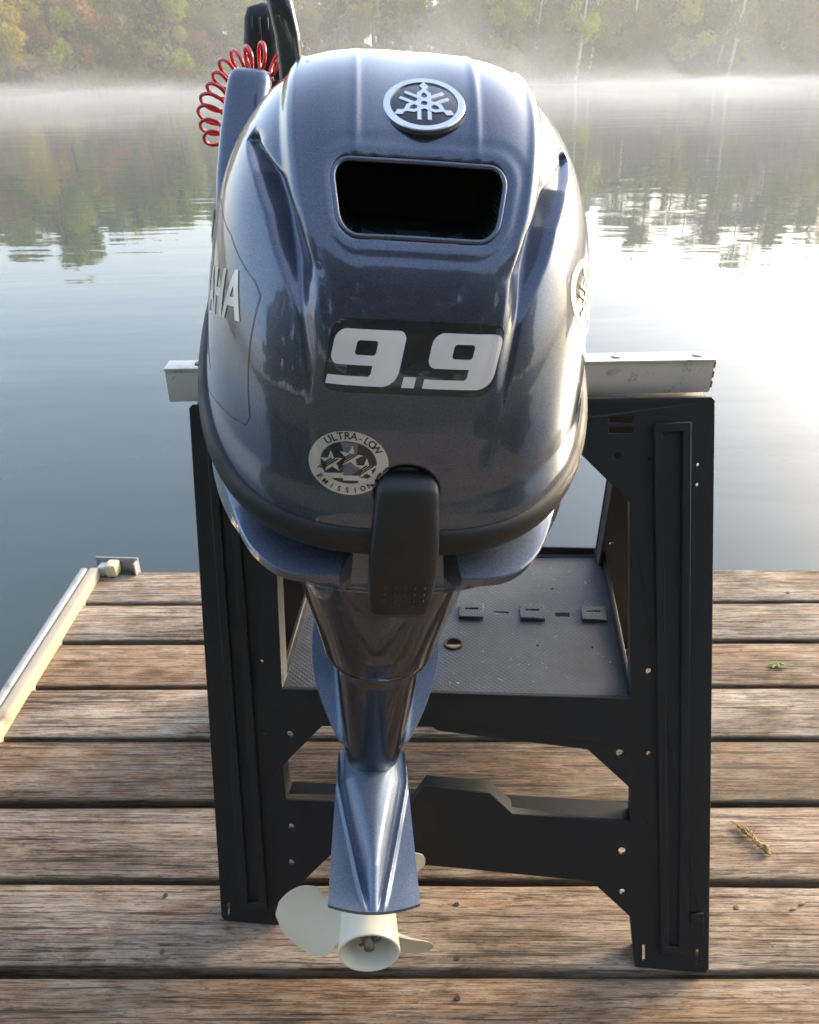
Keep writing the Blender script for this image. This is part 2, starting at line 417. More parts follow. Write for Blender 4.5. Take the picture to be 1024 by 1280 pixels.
# ================================================================== TREES
def leaf_cloud(blobs, n, size, droop=0):
    P = []; tot = sum(b[3] ** 2 for b in blobs)
    for (x, y, z, r_) in blobs:
        k = max(6, int(n * r_ ** 2 / tot))
        d = RNG.normal(size=(k, 3)); d /= np.linalg.norm(d, axis=1)[:, None]
        rad = r_ * RNG.uniform(.35, 1.05, (k, 1)) ** .6
        P.append(np.array([x, y, z]) + d * rad * np.array([1, 1, .8]))
    P = np.concatenate(P); k = len(P)
    a = RNG.normal(size=(k, 3)); a /= np.linalg.norm(a, axis=1)[:, None]
    b = np.cross(a, RNG.normal(size=(k, 3))); b /= np.linalg.norm(b, axis=1)[:, None]
    s = RNG.uniform(.5, 1.2, (k, 1)) * size
    V = np.stack([P + a * s, P + b * s * .6, P - a * s, P - b * s * .6], 1).reshape(-1, 3)
    Fc = np.arange(4 * k).reshape(-1, 4)
    return V, Fc
def mesh_np(name, V, Fc, mat):
    me = bpy.data.meshes.new(name); me.vertices.add(len(V)); me.vertices.foreach_set('co', np.asarray(V, np.float32).ravel())
    me.loops.add(Fc.size); me.loops.foreach_set('vertex_index', Fc.astype(np.int32).ravel())
    me.polygons.add(len(Fc)); me.polygons.foreach_set('loop_start', np.arange(0, Fc.size, Fc.shape[1], dtype=np.int32))
    me.update(calc_edges=True); me.materials.append(mat); me.validate(); return me

def trunk_mesh(h, r_, limbs, mat, lean=0):
    V = []; Fc = []
    def seg(pts, rads, n=6):
        b0 = len(V)
        for p, rr in zip(pts, rads):
            for k in range(n):
                a = 2 * math.pi * k / n; V.append((p[0] + rr * math.cos(a), p[1] + rr * math.sin(a), p[2]))
        for i in range(len(pts) - 1):
            for k in range(n):
                k2 = (k + 1) % n; Fc.append((b0 + i * n + k, b0 + i * n + k2, b0 + (i + 1) * n + k2, b0 + (i + 1) * n + k))
    pts = [(lean * (t ** 1.5) * h + .25 * math.sin(t * 5), .2 * math.sin(t * 4 + 1), t * h - .4 * (t == 0)) for t in np.linspace(0, 1, 8)]
    seg(pts, [r_ * (1.25 - 1.05 * t) for t in np.linspace(0, 1, 8)])
    for (z0, az, L, up) in limbs:
        t = z0 / h; c = (lean * t ** 1.5 * h + .25 * math.sin(t * 5), .2 * math.sin(t * 4 + 1), z0)
        seg([c, (c[0] + L * .5 * math.cos(az), c[1] + L * .5 * math.sin(az), z0 + up * .6), (c[0] + L * math.cos(az), c[1] + L * math.sin(az), z0 + up)],
            [r_ * .4 * (1 - t * .5), r_ * .28 * (1 - t * .5), r_ * .08], 5)
    me = bpy.data.meshes.new('trunk'); me.from_pydata(V, [], Fc); me.update(); me.materials.append(mat); return me

def make_variant(kind, h, spread, nleaf, lsize, seed, bark, lean=0, sparse=False):
    rr = random.Random(seed)
    limbs = []; blobs = []
    if kind == 'pine':
        for k in range(16):
            t = .18 + .8 * k / 15; z = t * h; w = spread * (1 - t) ** .8 + .25
            for j in range(5):
                a = rr.uniform(0, 6.28); q = w * rr.uniform(.45, 1)
                blobs.append((q * math.cos(a), q * math.sin(a), z + rr.uniform(-.3, .3), .35 + .35 * w * .5))
            limbs.append((z, rr.uniform(0, 6.28), w * .9, -.1))
    else:
        for k in range(17):
            t = rr.uniform(.14 if not sparse else .34, .96); z = t * h; w = spread * math.sin(math.pi * min(1, (t - .1) * 1.02)) ** .7 * rr.uniform(.3, 1.05)
            a = rr.uniform(0, 6.28)
            limbs.append((z * .82, a, w, z * .18))
            for j in range(2):
                blobs.append((lean * t ** 1.5 * h + w * math.cos(a) + rr.uniform(-.5, .5), w * math.sin(a) + rr.uniform(-.5, .5), z + rr.uniform(-.6, .6), rr.uniform(.5, 1.25) * spread * .32))
        blobs.append((lean * h, 0, h * .97, spread * .3))
    V, Fc = leaf_cloud(blobs, nleaf, lsize)
    return (trunk_mesh(h * .97, .012 * h + .05, limbs, bark, lean), V, Fc)

RAW = [make_variant('broad', 15, 5.4, 5200, .36, 1, M['bark']), make_variant('broad', 17, 4.8, 5200, .35, 2, M['bark']),
       make_variant('broad', 12, 4.8, 4000, .34, 3, M['bark'], .05), make_variant('broad', 18, 4.2, 2600, .28, 4, M['birch'], .10, True),
       make_variant('pine', 18, 3.4, 3600, .30, 5, M['bark']), make_variant('broad', 14, 3.8, 2600, .26, 6, M['bark'], -.04, True)]
CROWN = {}
def crown(vi, lk):
    if (vi, lk) not in CROWN:
        CROWN[(vi, lk)] = mesh_np('crown', RAW[vi][1], RAW[vi][2], LEAF[lk])
    return CROWN[(vi, lk)]
KINDNAME = {'yellow': 'yellow leafed', 'lime': 'lime green', 'green': 'mid green', 'olive': 'olive brown', 'rust': 'rusty budding', 'pine': 'dark evergreen'}
VARNAME = ['round crowned', 'tall full', 'low bushy', 'slender pale trunked', 'pointed conifer', 'thin half bare']
def tree(x, y, z, vi, lk, s, where, group):
    nm = 'pine_tree' if vi == 4 else ('birch_tree' if vi == 3 else 'broadleaf_tree')
    t = empty(nm, (x, y, z)); t.scale = (s, s, s); t.rotation_euler = (0, 0, random.uniform(0, 6.28) if vi != 3 else random.uniform(-.4, .4))
    a = bpy.data.objects.new('trunk', RAW[vi][0]); b = bpy.data.objects.new('crown', crown(vi, lk))
    for o in (a, b): COL.objects.link(o); o.parent = t
    tag(t, '%s %s tree %s' % (VARNAME[vi], KINDNAME[lk], where), 'tree', group)
    return t

def ground_h(a, dr):
    return WZ - .5 + .9 * min(1, dr / 1.5) + float(hill_h(a)) * float(smooth01(3, 90, dr)) + 0.012 * dr

ORD = 'first second third fourth fifth sixth seventh eighth ninth tenth eleventh twelfth thirteenth fourteenth fifteenth sixteenth seventeenth eighteenth nineteenth twentieth'.split()
ORD += ['twenty-' + o for o in ORD[:9]] + ['thirtieth'] + ['thirty-' + o for o in ORD[:9]]
def place_trees():
    rr = random.Random(5)
    def zone(a):
        if a < -20: return 'at the far left end of the far shore', 'far shore trees at the left end'
        if a < -9: return 'on the far shore left of the motor', 'far shore trees left of the motor'
        if a < 7: return 'on the misty far shore behind the motor', 'far shore trees behind the motor'
        if a < 16: return 'on the far shore right of the motor', 'far shore trees right of the motor'
        return 'at the far right end of the far shore', 'far shore trees at the right end'
    rows = [(5, 1.9), (13, 1.8), (26, 1.9), (45, 2.0), (72, 2.0), (102, 2.0)]
    for ri, (dr, step) in enumerate(rows):
        a = -28 + ri * .4; num = 0
        while a < 28:
            aa = a + rr.uniform(-.5, .5); d = dr + rr.uniform(-3, 4); r0 = float(shore_r(aa)) + d
            if d < 2: d = 2
            u = rr.random()
            if aa < -23: lk, vi = (('yellow', 0) if u < .45 else ('lime', 0) if u < .7 else ('olive', 1) if u < .9 else ('rust', 5))
            elif aa < -10: lk, vi = (('olive', 1) if u < .22 else ('lime', 1) if u < .48 else ('rust', 5) if u < .56 else ('olive', 5) if u < .66 else ('green', 0) if u < .93 else ('pine', 4))
            elif aa < 6: lk, vi = (('olive', 1) if u < .35 else ('green', 1) if u < .6 else ('olive', 5) if u < .85 else ('pine', 4))
            else: lk, vi = (('green', 0) if u < .28 else ('lime', 1) if u < .45 else ('olive', 0) if u < .6 else ('green', 3) if u < .72 else ('olive', 5) if u < .86 else ('pine', 4))
            s = rr.uniform(.8, 1.15)
            s *= float(np.interp(aa, [-27, -20, -12, -5, 2, 8, 27], [1.45, 1.4, 1.2, 1.05, 1.12, 1.4, 1.6]))
            if ri == 0: s *= .72
            w, g = zone(aa); num += 1
            depth = ['in the waterline row', 'in the second row', 'in the third row', 'high on the slope', 'on the crest', 'beyond the crest'][ri]
            tree(r0 * math.sin(R(aa)), r0 * math.cos(R(aa)), ground_h(aa, d) - .2, vi, lk, s, depth + ', ' + ORD[num - 1] + ' from the left photo edge', g)
            a += step
    # low brush along the waterline and through the wood, nobody could count it
    P = []
    for k in range(1500):
        aa = rr.uniform(-29, 29); d = rr.choice([rr.uniform(.5, 6), rr.uniform(4, 60)]); r0 = float(shore_r(aa)) + d
        P.append((r0 * math.sin(R(aa)), r0 * math.cos(R(aa)), ground_h(aa, d) + rr.uniform(.4, 2.2), rr.uniform(1.0, 2.4)))
    V, Fq = leaf_cloud(P, 60000, .42)
    o = bpy.data.objects.new('shoreline_brush', mesh_np('shoreline_brush', V, Fq, LEAF['olive'])); COL.objects.link(o)
    tag(o, 'olive brown brush growing between the trees on the far shore', 'brush', kind='stuff')
    # signature trees
    def sig(px, dr, vi, lk, s, where):
        d = ray(px, 60); aa = math.degrees(math.atan2(d.x, d.y)); r0 = float(shore_r(aa)) + dr
        tree(r0 * math.sin(R(aa)), r0 * math.cos(R(aa)), ground_h(aa, dr) - .2, vi, lk, s, where, None)
    sig(14, 2, 0, 'yellow', 1.0, 'leaning over the water at the left edge of the photo')
    sig(212, 2, 1, 'lime', .95, 'glowing brightest between the left edge and the motor')
    sig(105, 3, 5, 'rust', 1.1, 'left of the brightest lime tree')
    sig(722, 1, 3, 'lime', 1.3, 'nearest the motor on the right shore')
    sig(915, 1, 3, 'green', 1.5, 'with white trunk near the right edge of the photo')
    sig(860, 3, 1, 'lime', 1.5, 'bright against the dark slope on the right')
    sig(440, 70, 1, 'olive', 1.5, 'on the slope above the cowling, left of the badge')
    sig(470, 95, 0, 'green', 1.6, 'far up the slope above the badge')
    sig(395, 80, 1, 'green', 1.5, 'far up the slope beside the tiller handle')
    # near shore behind the photographer, mirrored in the glossy cowling
    for i in range(32):
        x = -52 + i * 3.3 + rr.uniform(-1.3, 1.3); y = -17 - rr.uniform(0, 9)
        vi, lk = rr.choice([(0, 'green'), (1, 'olive'), (4, 'pine'), (1, 'green'), (0, 'olive')])
        tree(x, y, .8, vi, lk, rr.uniform(.85, 1.25), 'on the near bank, ' + ORD[i] + ' tree of its row', 'trees on the near bank')
place_trees()

print('TIMER', '============= DOCK', round(time.time() - T0, 1), file=open('/tmp/t.log','a'))
# ================================================================== DOCK
def build_dock():
    dock = tag(empty('wooden_dock', (0, 0, -.05)), 'weathered brown plank dock with gaps between boards beside the misty lake', 'dock')
    th = .036; W = .1395; X0, X1 = -.832, 1.95
    edges = [1.756 - .1505 * 0]
    gaps = [1.612, 1.4580, 1.3030, 1.1500, .9910, .8330, .6840, .5290]
    bounds = [1.760] + gaps
    while bounds[-1] > -4.6: bounds.append(bounds[-1] - .155)
    meshes = {}
    def plank_mesh(w, seed, mat):
        nseg = 40; V = []; Fc = []; h = th; rr = random.Random(seed)
        prof = [(-w / 2, -h), (-w / 2, -.006), (-w / 2 + .0018, -.002), (-w / 2 + .006, 0), (0, .0006), (w / 2 - .006, 0), (w / 2 - .0018, -.002), (w / 2, -.006), (w / 2, -h)]
        n = len(prof)
        for i in range(nseg + 1):
            x = (X0 + .012) + (X1 - X0 - .012) * i / nseg
            for (py, pz) in prof:
                dy = .0016 * noise.noise(Vector((x * 4, seed * 3.1, 1 if py > 0 else 5))) + .0009 * noise.noise(Vector((x * 22, seed, 3 if py > 0 else 6)))
                dz = .0012 * noise.noise(Vector((x * 2, seed * 1.7, 9))) + (.0007 * noise.noise(Vector((x * 30, py * 60, seed))) if pz > -.01 else 0)
                V.append((x, py + dy, pz + dz))
        for i in range(nseg):
            for k in range(n):
                k2 = (k + 1) % n; Fc.append((i * n + k, (i + 1) * n + k, (i + 1) * n + k2, i * n + k2))
        Fc.append(tuple(range(n))); Fc.append(tuple(nseg * n + k for k in range(n))[::-1])
        return V, Fc
    for i in range(len(bounds) - 1):
        a, b = bounds[i + 1], bounds[i]
        g = .0050
        w = (b - a) - (g if i == 0 else 2 * g); yc = ((a + g) + (b - (0 if i == 0 else g))) / 2
        mat = M['plank_brown'] if i in (2, 4, 8, 12) or i == 7 else M['plank']
        V, Fc = plank_mesh(w, i + 1, mat)
        o = mk('plank', V, Fc, mat, dock, True); o.data.set_sharp_from_angle(angle=R(50))
        o.location = (0, yc, .05 + .001 * math.sin(i * 2.3)); o.rotation_euler = (0, 0, R(-.9 + .15 * math.sin(i * 3)))
    # joists under the boards, posts in the lake
    for x in (-.79, -.2, .42, 1.05, 1.85):
        bm = bmesh.new(); box_bm(bm, (x - .02, -4.4, -.14), (x + .02, 1.72, .010)); from_bm('joist', bm, M['joist'], dock)
    bm = bmesh.new(); box_bm(bm, (-.80, 1.722, -.14), (1.93, 1.752, .008)); from_bm('rim_board', bm, M['joist'], dock)
    for (x, y) in ((-.74, 1.6), (1.8, 1.6), (-.74, -1.2), (1.8, -1.2)):
        tube('post', [(x, y, -2.9), (x, y, -.02)], .05, M['joist'], dock)
    # worn pale edge trim down the left side
    bm = bmesh.new(); box_bm(bm, (-.845, -4.4, -.02), (-.818, 1.752, .078), .006, 3)
    o = from_bm('edge_board', bm, simple('pale_stripped_wood', (.31, .27, .20), .75, nscale=8, var=.35, dust=((.17, .12, .08), 14, .56)), dock, True)
    bm = bmesh.new(); box_bm(bm, (-.866, -4.4, -.03), (-.8465, 1.748, .080), .006, 3)
    from_bm('metal_edge', bm, simple('grey_edge_metal', (.27, .28, .285), .55, nscale=10, metal=.2, dust=((.08, .08, .07), 9, .58)), dock, True)
    # screws: real recessed heads
    def screw(px, py):
        p = at_z(px, py, .0)
        bm = bmesh.new(); bmesh.ops.create_cone(bm, cap_ends=True, segments=14, radius1=.0042, radius2=.0036, depth=.002)
        bmesh.ops.create_cube(bm, size=.001, matrix=Matrix.Translation((0, 0, .0011)) @ Matrix.Diagonal((4.5, .9, .5, 1)))
        o = from_bm('screw', bm, M['screw'], dock); o.location = (p.x, p.y, .0515)
    for px, py in ((207, 1120), (571, 1131), (572, 1198), (572, 1248), (203, 1190), (985, 741), (566, 985), (920, 1135)): screw(px, py)
    return dock
DOCK = build_dock()

# corner bracket at the far left corner of the dock
def corner_bracket():
    p = at_z(148, 712, .0)
    r_ = tag(empty('corner_bracket', (p.x, 1.765, .0)), 'grey metal bracket with yellow wood stub at the far left dock corner', 'bracket')
    bm = bmesh.new(); box_bm(bm, (-.055, .012, -.05), (.060, .017, .040), .001)
    box_bm(bm, (.055, -.012, -.05), (.060, .0115, .036), .001)
    from_bm('plate', bm, simple('dull_grey_metal', (.30, .31, .32), .5, metal=.3, nscale=30), r_)
    bm = bmesh.new(); box_bm(bm, (-.018, -.026, .002), (.013, .010, .038), .006, 2)
    from_bm('wood_stub', bm, simple('yellow_cut_wood', (.52, .46, .30), .6, nscale=12, var=.2), r_, True)
    bm = bmesh.new(); box_bm(bm, (-.040, -.022, .002), (-.0185, .010, .030), .005, 2); from_bm('weathered_block', bm, M['white_metal'], r_, True)
    r_.rotation_euler = (0, 0, R(-4))
corner_bracket()

print('TIMER', '========= SAWHORSE', round(time.time() - T0, 1), file=open('/tmp/t.log','a'))
# ================================================================== SAWHORSE
class Patch:
    def __init__(s, bl, br, tl, tr, W, H):
        s.bl, s.br, s.tl, s.tr, s.W, s.H = bl, br, tl, tr, W, H
        s.n = (br - bl).cross(tl - bl).normalized()
    def p(s, X, Y, w=0):
        u, v = X / s.W, Y / s.H
        return (s.bl * (1 - u) + s.br * u) * (1 - v) + (s.tl * (1 - u) + s.tr * u) * v + s.n * w
    def uv(s, px, py):
        d = ray(px, py); u, v, t = .5, .5, 1.1
        for _ in range(12):
            P = s.p(u * s.W, v * s.H); r_ = P - (CAMP + d * t)
            du = (s.br - s.bl) * (1 - v) + (s.tr - s.tl) * v; dv = (s.tl - s.bl) * (1 - u) + (s.tr - s.br) * u
            J = Matrix((du, dv, -d)).transposed(); dl = J.inverted() @ r_
            u -= dl.x; v -= dl.y; t -= dl.z
        return (u * s.W, v * s.H)
ZT = .772
FB = Patch(at_z(278, 1150, .004), at_z(885, 1216, .004), at_z(237, 507, ZT), at_z(893, 497, ZT), .70, .80)
if FB.n.y > 0: FB.n = -FB.n
A = FB.uv

def curve_mesh(loops, depth, bev=0.0):
    cu = bpy.data.curves.new('tmp', 'CURVE'); cu.dimensions = '2D'; cu.fill_mode = 'BOTH'; cu.extrude = depth / 2; cu.bevel_depth = bev; cu.bevel_resolution = 1
    for lp in loops:
        sp = cu.splines.new('POLY'); sp.points.add(len(lp) - 1)
        for q, (x, y) in zip(sp.points, lp): q.co = (x, y, 0, 1)
        sp.use_cyclic_u = True
    o = bpy.data.objects.new('tmp', cu); COL.objects.link(o)
    dg = bpy.context.evaluated_depsgraph_get(); me = bpy.data.meshes.new_from_object(o.evaluated_get(dg))
    bpy.data.objects.remove(o); bpy.data.curves.remove(cu); return me
def inset(lp, d):
    n = len(lp); area = sum(lp[i][0] * lp[(i + 1) % n][1] - lp[(i + 1) % n][0] * lp[i][1] for i in range(n)); sg = 1 if area > 0 else -1
    out = []
    for i in range(n):
        p0, p1, p2 = Vector(lp[i - 1]), Vector(lp[i]), Vector(lp[(i + 1) % n])
        e1 = (p1 - p0).normalized(); e2 = (p2 - p1).normalized()
        n1 = Vector((-e1.y, e1.x)) * sg; n2 = Vector((-e2.y, e2.x)) * sg
        b = (n1 + n2); b = b / max(.3, b.dot(n1)); out.append((p1.x + b.x * d, p1.y + b.y * d))
    return out
def circ(c, r_, n=12): return [(c[0] + r_ * math.cos(2 * math.pi * k / n), c[1] + r_ * math.sin(2 * math.pi * k / n)) for k in range(n)]
def patch_obj(name, me, patch, w0, mat, parent, ysub=0.05, toplevel_bm=None, smooth=False):
    bm = bmesh.new(); bm.from_mesh(me); bpy.data.meshes.remove(me)
    for v in bm.verts: v.co = patch.p(v.co.x, v.co.y, w0 + v.co.z)
    o = from_bm(name, bm, mat, parent, False)
    return o

def sawhorse():
    root = tag(empty('sawhorse', ((FB.bl + FB.br) / 2).to_tuple()), 'black plastic folding sawhorse with white metal top rail holding the outboard motor', 'sawhorse')
    off = -root.location
    W, H = FB.W, FB.H
    outline = [(0.004, 0), A(350, 1156), A(358, 1121), A(412, 1069), A(740, 1101), A(789, 1146), A(795, 1208), (W - .004, 0),
               (W, .006), (W, H - .004), (W - .004, H), (.004, H), (0, H - .004), (0, .006)]
    # windows
    winB = [A(357, 1000), A(352, 957), A(402, 907), A(540, 908), A(548, 913), A(735, 936), A(790, 986), A(790, 1029), A(640, 1018), A(612, 992), A(530, 985), A(512, 1009)]
    winA = [A(352, 866), A(345, 720), A(341, 630), A(407, 562), A(722, 562), A(789, 628), A(789, 874)]
    hr = .0062
    hol = [A(327, 827), A(331, 918), A(362, 918), A(364, 1033), A(364, 1078), A(811, 839), A(775, 941), A(811, 942), A(778, 1064), A(778, 1115)]
    hs = [.0035, .0035, .0062, .0055, .0055, .0052, .0062, .0045, .0065, .0055]
    small = [A(873, 581), A(872, 606), A(812, 574), A(772, 571)]
    holes = [circ(c, q) for c, q in zip(hol, hs)] + [circ(c, .0035) for c in small[:3]] + [circ(small[3], .006)]
    def rect(a, b, c, d): return [A(*a), A(*b), A(*c), A(*d)]
    slots = [rect((760, 520), (792, 520), (792, 530), (760, 530)), rect((760, 533), (792, 533), (792, 543), (760, 543)),
             rect((802, 1180), (808, 1180), (808, 1203), (802, 1203)), rect((869, 1186), (875, 1186), (875, 1209), (869, 1209)),
             rect((283, 1128), (288, 1128), (288, 1146), (283, 1146)), rect((342, 1134), (347, 1134), (347, 1151), (342, 1151))]
    def panel(patch, front):
        loops = [outline, winB, winA] + holes + slots
        o = patch_obj('frame_panel', curve_mesh(loops, .004, .0012), patch, -.003, M['horse'], root)
        # flanges: deep walls round every large edge
        fl = [curve_mesh([outline, inset(outline, .004)], .028), curve_mesh([inset(winB, -.004), winB], .028), curve_mesh([inset(winA, -.004), winA], .028)]
        bm = bmesh.new()
        for m_ in fl: bm.from_mesh(m_); bpy.data.meshes.remove(m_)
        for v in bm.verts: v.co = patch.p(v.co.x, v.co.y, -.0195 + v.co.z)
        f = from_bm('edge_flange', bm, M['horse'], root)
        # raised leg ribs (frames round a sunken channel)
        out = [o, f]
        for q in ([(818, 530), (862, 528), (858, 1190), (826, 1188)], [(262, 560), (293, 560), (334, 1132), (303, 1134)]):
            lp = [A(*t) for t in q]
            me = curve_mesh([lp, inset(lp, .009)], .003, .0015)
            out.append(patch_obj('leg_rib', me, patch, .0035, M['horse'], root))
            foot = inset([lp[3], lp[2], (lp[2][0], lp[2][1] + .030), (lp[3][0], lp[3][1] + .030)], .010)
        for q in ([(864, 1140), (878, 1140), (878, 1150), (864, 1149)],):
            out.append(patch_obj('leg_rib', curve_mesh([[A(*t) for t in q]], .004, .001), patch, .002, M['horse'], root))
        for o_ in out: o_.location = off
        return out
    panel(FB, True)
    # lower crossbar top shelf (gives the bar its visible depth)
    a, b = A(357, 1001), A(790, 1029)
    bm = bmesh.new()
    q = [FB.p(a[0], a[1], -.001), FB.p(b[0], b[1], -.001), FB.p(b[0], b[1] + .004, -.045), FB.p(a[0], a[1] + .004, -.045)]
    vs = [bm.verts.new(t) for t in q] + [bm.verts.new(t - Vector((0, 0, .004))) for t in q]
    for f in ((0, 1, 2, 3), (7, 6, 5, 4), (0, 4, 5, 1), (1, 5, 6, 2), (2, 6, 7, 3), (3, 7, 4, 0)): bm.faces.new([vs[i] for i in f])
    from_bm('crossbar_shelf', bm, M['horse'], root).location = off
    # back panel leaning the other way
    tb = at_z(345, 693, .378); tbr = at_z(752, 693, .378)
    def back(top, low):
        d = (low - top) / (low.z - top.z); return top + d * (.004 - top.z)
    dY = Vector((0, .050, 0))
    TL, TR = FB.tl + dY, FB.tr + dY
    ldir = Vector((-.004, .47, -1)); rdir = Vector((.115, .47, -1))
    BLb = TL + ldir * (TL.z - .004); BRb = TR + rdir * (TR.z - .004)
    BB = Patch(BLb, BRb, TL, TR, W, H)
    if BB.n.y < 0: BB.n = -BB.n
    panel(BB, False)
    # tray
    zt = .379
    f0, f1 = at_z(352, 862, zt), at_z(787, 874, zt)
    b0, b1 = at_z(402, 692, zt), at_z(752, 694, zt)
    b0 = b1 + (f0 - f1) * 1.0 + Vector((-.02, 0, 0))
    T = Patch(f0, f1, b0, b1, .50, .40)
    T.n = Vector((0, 0, 1))
    tray = None
    def tp(px, py): return T.uv(px, py)
    sl = []
    c0 = tp(592, 768); sx = .034
    yrow = tp(650, 768)[1]
    xs = [tp(px, 768)[0] for px in (590, 627, 665, 703, 742)]; dx = xs[2] - xs[1]
    xs = [xs[1] + dx * k for k in range(-7, 4)]
    for i, x in enumerate(xs):
        if x < .02 or x > .485: continue
        hw = .0115; sl.append([(x - hw, yrow - .0055), (x + hw, yrow - .0055), (x + hw, yrow + .0055), (x - hw, yrow + .0055)])
    hole = circ(tp(567, 806), .0125, 24)
    fl_out = [(.002, .002), (.498, .002), (.498, .398), (.002, .398)]
    bits = [circ(tp(*c), .0022, 8) for c in ((672, 808), (740, 810), (690, 737))]
    me = curve_mesh([fl_out, hole] + sl + bits, .003)
    bm = bmesh.new(); bm.from_mesh(me); bpy.data.meshes.remove(me)
    for v in bm.verts: v.co = T.p(v.co.x, v.co.y, v.co.z)
    o = from_bm('tray_floor', bm, M['tray'], root); o.location = off
    # object-space texture wants metres: fine as built
    def wall(x0, y0, x1, y1, z0=-.012, z1=.016, mat=M['horse']):
        bm = bmesh.new(); box_bm(bm, (x0, y0, z0), (x1, y1, z1), .0012, 1)
        for v in bm.verts: v.co = T.p(v.co.x, v.co.y, v.co.z)
        w = from_bm('tray_wall', bm, mat, root, True); w.location = off
    wall(-.002, -.006, .502, .0015, -.016, .006); wall(-.004, .3985, .504, .4035); wall(-.004, .002, .0015, .398); wall(.4985, .002, .504, .398)
    # raised slotted tabs
    for k, x in enumerate(xs):
        if k % 2 == 0 and .03 < x < .48:
            lp = [(x - .0185, yrow - .019), (x + .0185, yrow - .019), (x + .0185, yrow + .0165), (x - .0185, yrow + .0165)]
            sl_ = [(x - .012, yrow + .000), (x + .012, yrow + .000), (x + .012, yrow + .0062), (x - .012, yrow + .0062)]
            me = curve_mesh([lp, sl_], .004, .001); bm = bmesh.new(); bm.from_mesh(me)
            for v in bm.verts: v.co = T.p(v.co.x, v.co.y, v.co.z + .005)
            from_bm('tray_tab', bm, M['tray'], root).location = off
    # rim round the drain hole
    c = tp(567, 806); me = curve_mesh([circ(c, .0145, 24), circ(c, .0118, 24)], .002, .0005); bm = bmesh.new(); bm.from_mesh(me)
    for v in bm.verts: v.co = T.p(v.co.x, v.co.y, v.co.z + .0025)
    from_bm('drain_ring', bm, M['horse'], root).location = off
    # side struts between the panels (locking arms)
    for s_, (pf, pb) in enumerate(((FB.p(.03, .36, -.03), BB.p(.03, .36, -.03)), (FB.p(W - .03, .36, -.03), BB.p(W - .03, .36, -.03)))):
        tube('spreader', [pf + off, pb + off], .006, M['horse'], root)
    # top rail: white metal channel over a wooden core
    zr = .82
    rl, rr_ = at_z(205, 460, zr), at_z(894, 448, zr)
    ax = (rr_ - rl).normalized(); nrm = Vector((-ax.y, ax.x, 0)); L = (rr_ - rl).length
    mat_r = Matrix((( ax.x, nrm.x, 0, rl.x + off.x), (ax.y, nrm.y, 0, rl.y + off.y), (0, 0, 1, zr + off.z), (0, 0, 0, 1)))
    def rail_part(name, boxes, mat, sm=True):
        bm = bmesh.new()
        for lo, hi, bv in boxes: box_bm(bm, lo, hi, bv, 2)
        for v in bm.verts: v.co = mat_r @ v.co
        return from_bm(name, bm, mat, root, sm)
    rail_part('rail_front_face', [((0, 0, -.047), (L, .0025, -.0035), .0008)], M['white_metal'])
    rail_part('rail_top', [((-.001, -.0035, -.0032), (L + .001, .032, 0), .0012)], M['white_metal'])
    rail_part('rail_core', [((.004, .004, -.045), (L - .004, .030, -.004), .001)], simple('split_brown_wood', (.20, .10, .045), .8, nscale=40, var=.6))
    for x_ in (.045, L * .825, L - .018):
        bm = bmesh.new(); bmesh.ops.create_cone(bm, cap_ends=True, segments=16, radius1=.0085, radius2=.007, depth=.0025)
        for v in bm.verts: v.co = mat_r @ (v.co + Vector((x_, .014, .001)))
        from_bm('rail_bolt', bm, M['screw'] if x_ < .1 else M['white_metal'], root, True)
    # tattered burr at the right end of the rail
    bm = bmesh.new()
    for k in range(9):
        z0 = -.045 + k * .0045; w = .001 + .0025 * abs(math.sin(k * 2.1)); box_bm(bm, (L - .0035, .0005, z0), (L + w, .003 + w, z0 + .0046), .0006, 1)
    for v in bm.verts: v.co = mat_r @ v.co
    from_bm('rail_end_splinters', bm, simple('rusty_splinter', (.25, .11, .04), .8, nscale=200, var=.6), root, True)
    return root
HORSE = sawhorse()

print('TIMER', '=== OUTBOARD MOTOR', round(time.time() - T0, 1), file=open('/tmp/t.log','a'))
# ================================================================== OUTBOARD MOTOR
PIV = Vector((0, .62, 1.13)); PIVW = Vector((.012, .62, 1.13))
MB = Vector((0, 1.0, .80))                  # root sits at the clamp
MR = Matrix.Rotation(R(2.8), 4, 'Z') @ Matrix.Rotation(R(4.3), 4, 'Y')
MW = Matrix.Translation(PIVW) @ MR @ Matrix.Translation(-PIV)      # design -> world
motor = empty('outboard_motor'); motor.matrix_world = MW @ Matrix.Translation(MB)
tag(motor, 'glossy dark blue grey outboard motor hung on the black sawhorse, power numerals on its cowling', 'outboard motor')
MI = MW.inverted()
def D(v): return (v[0] - MB.x, v[1] - MB.y, v[2] - MB.z)           # design -> root local
def W2D(p): return MI @ Vector(p)

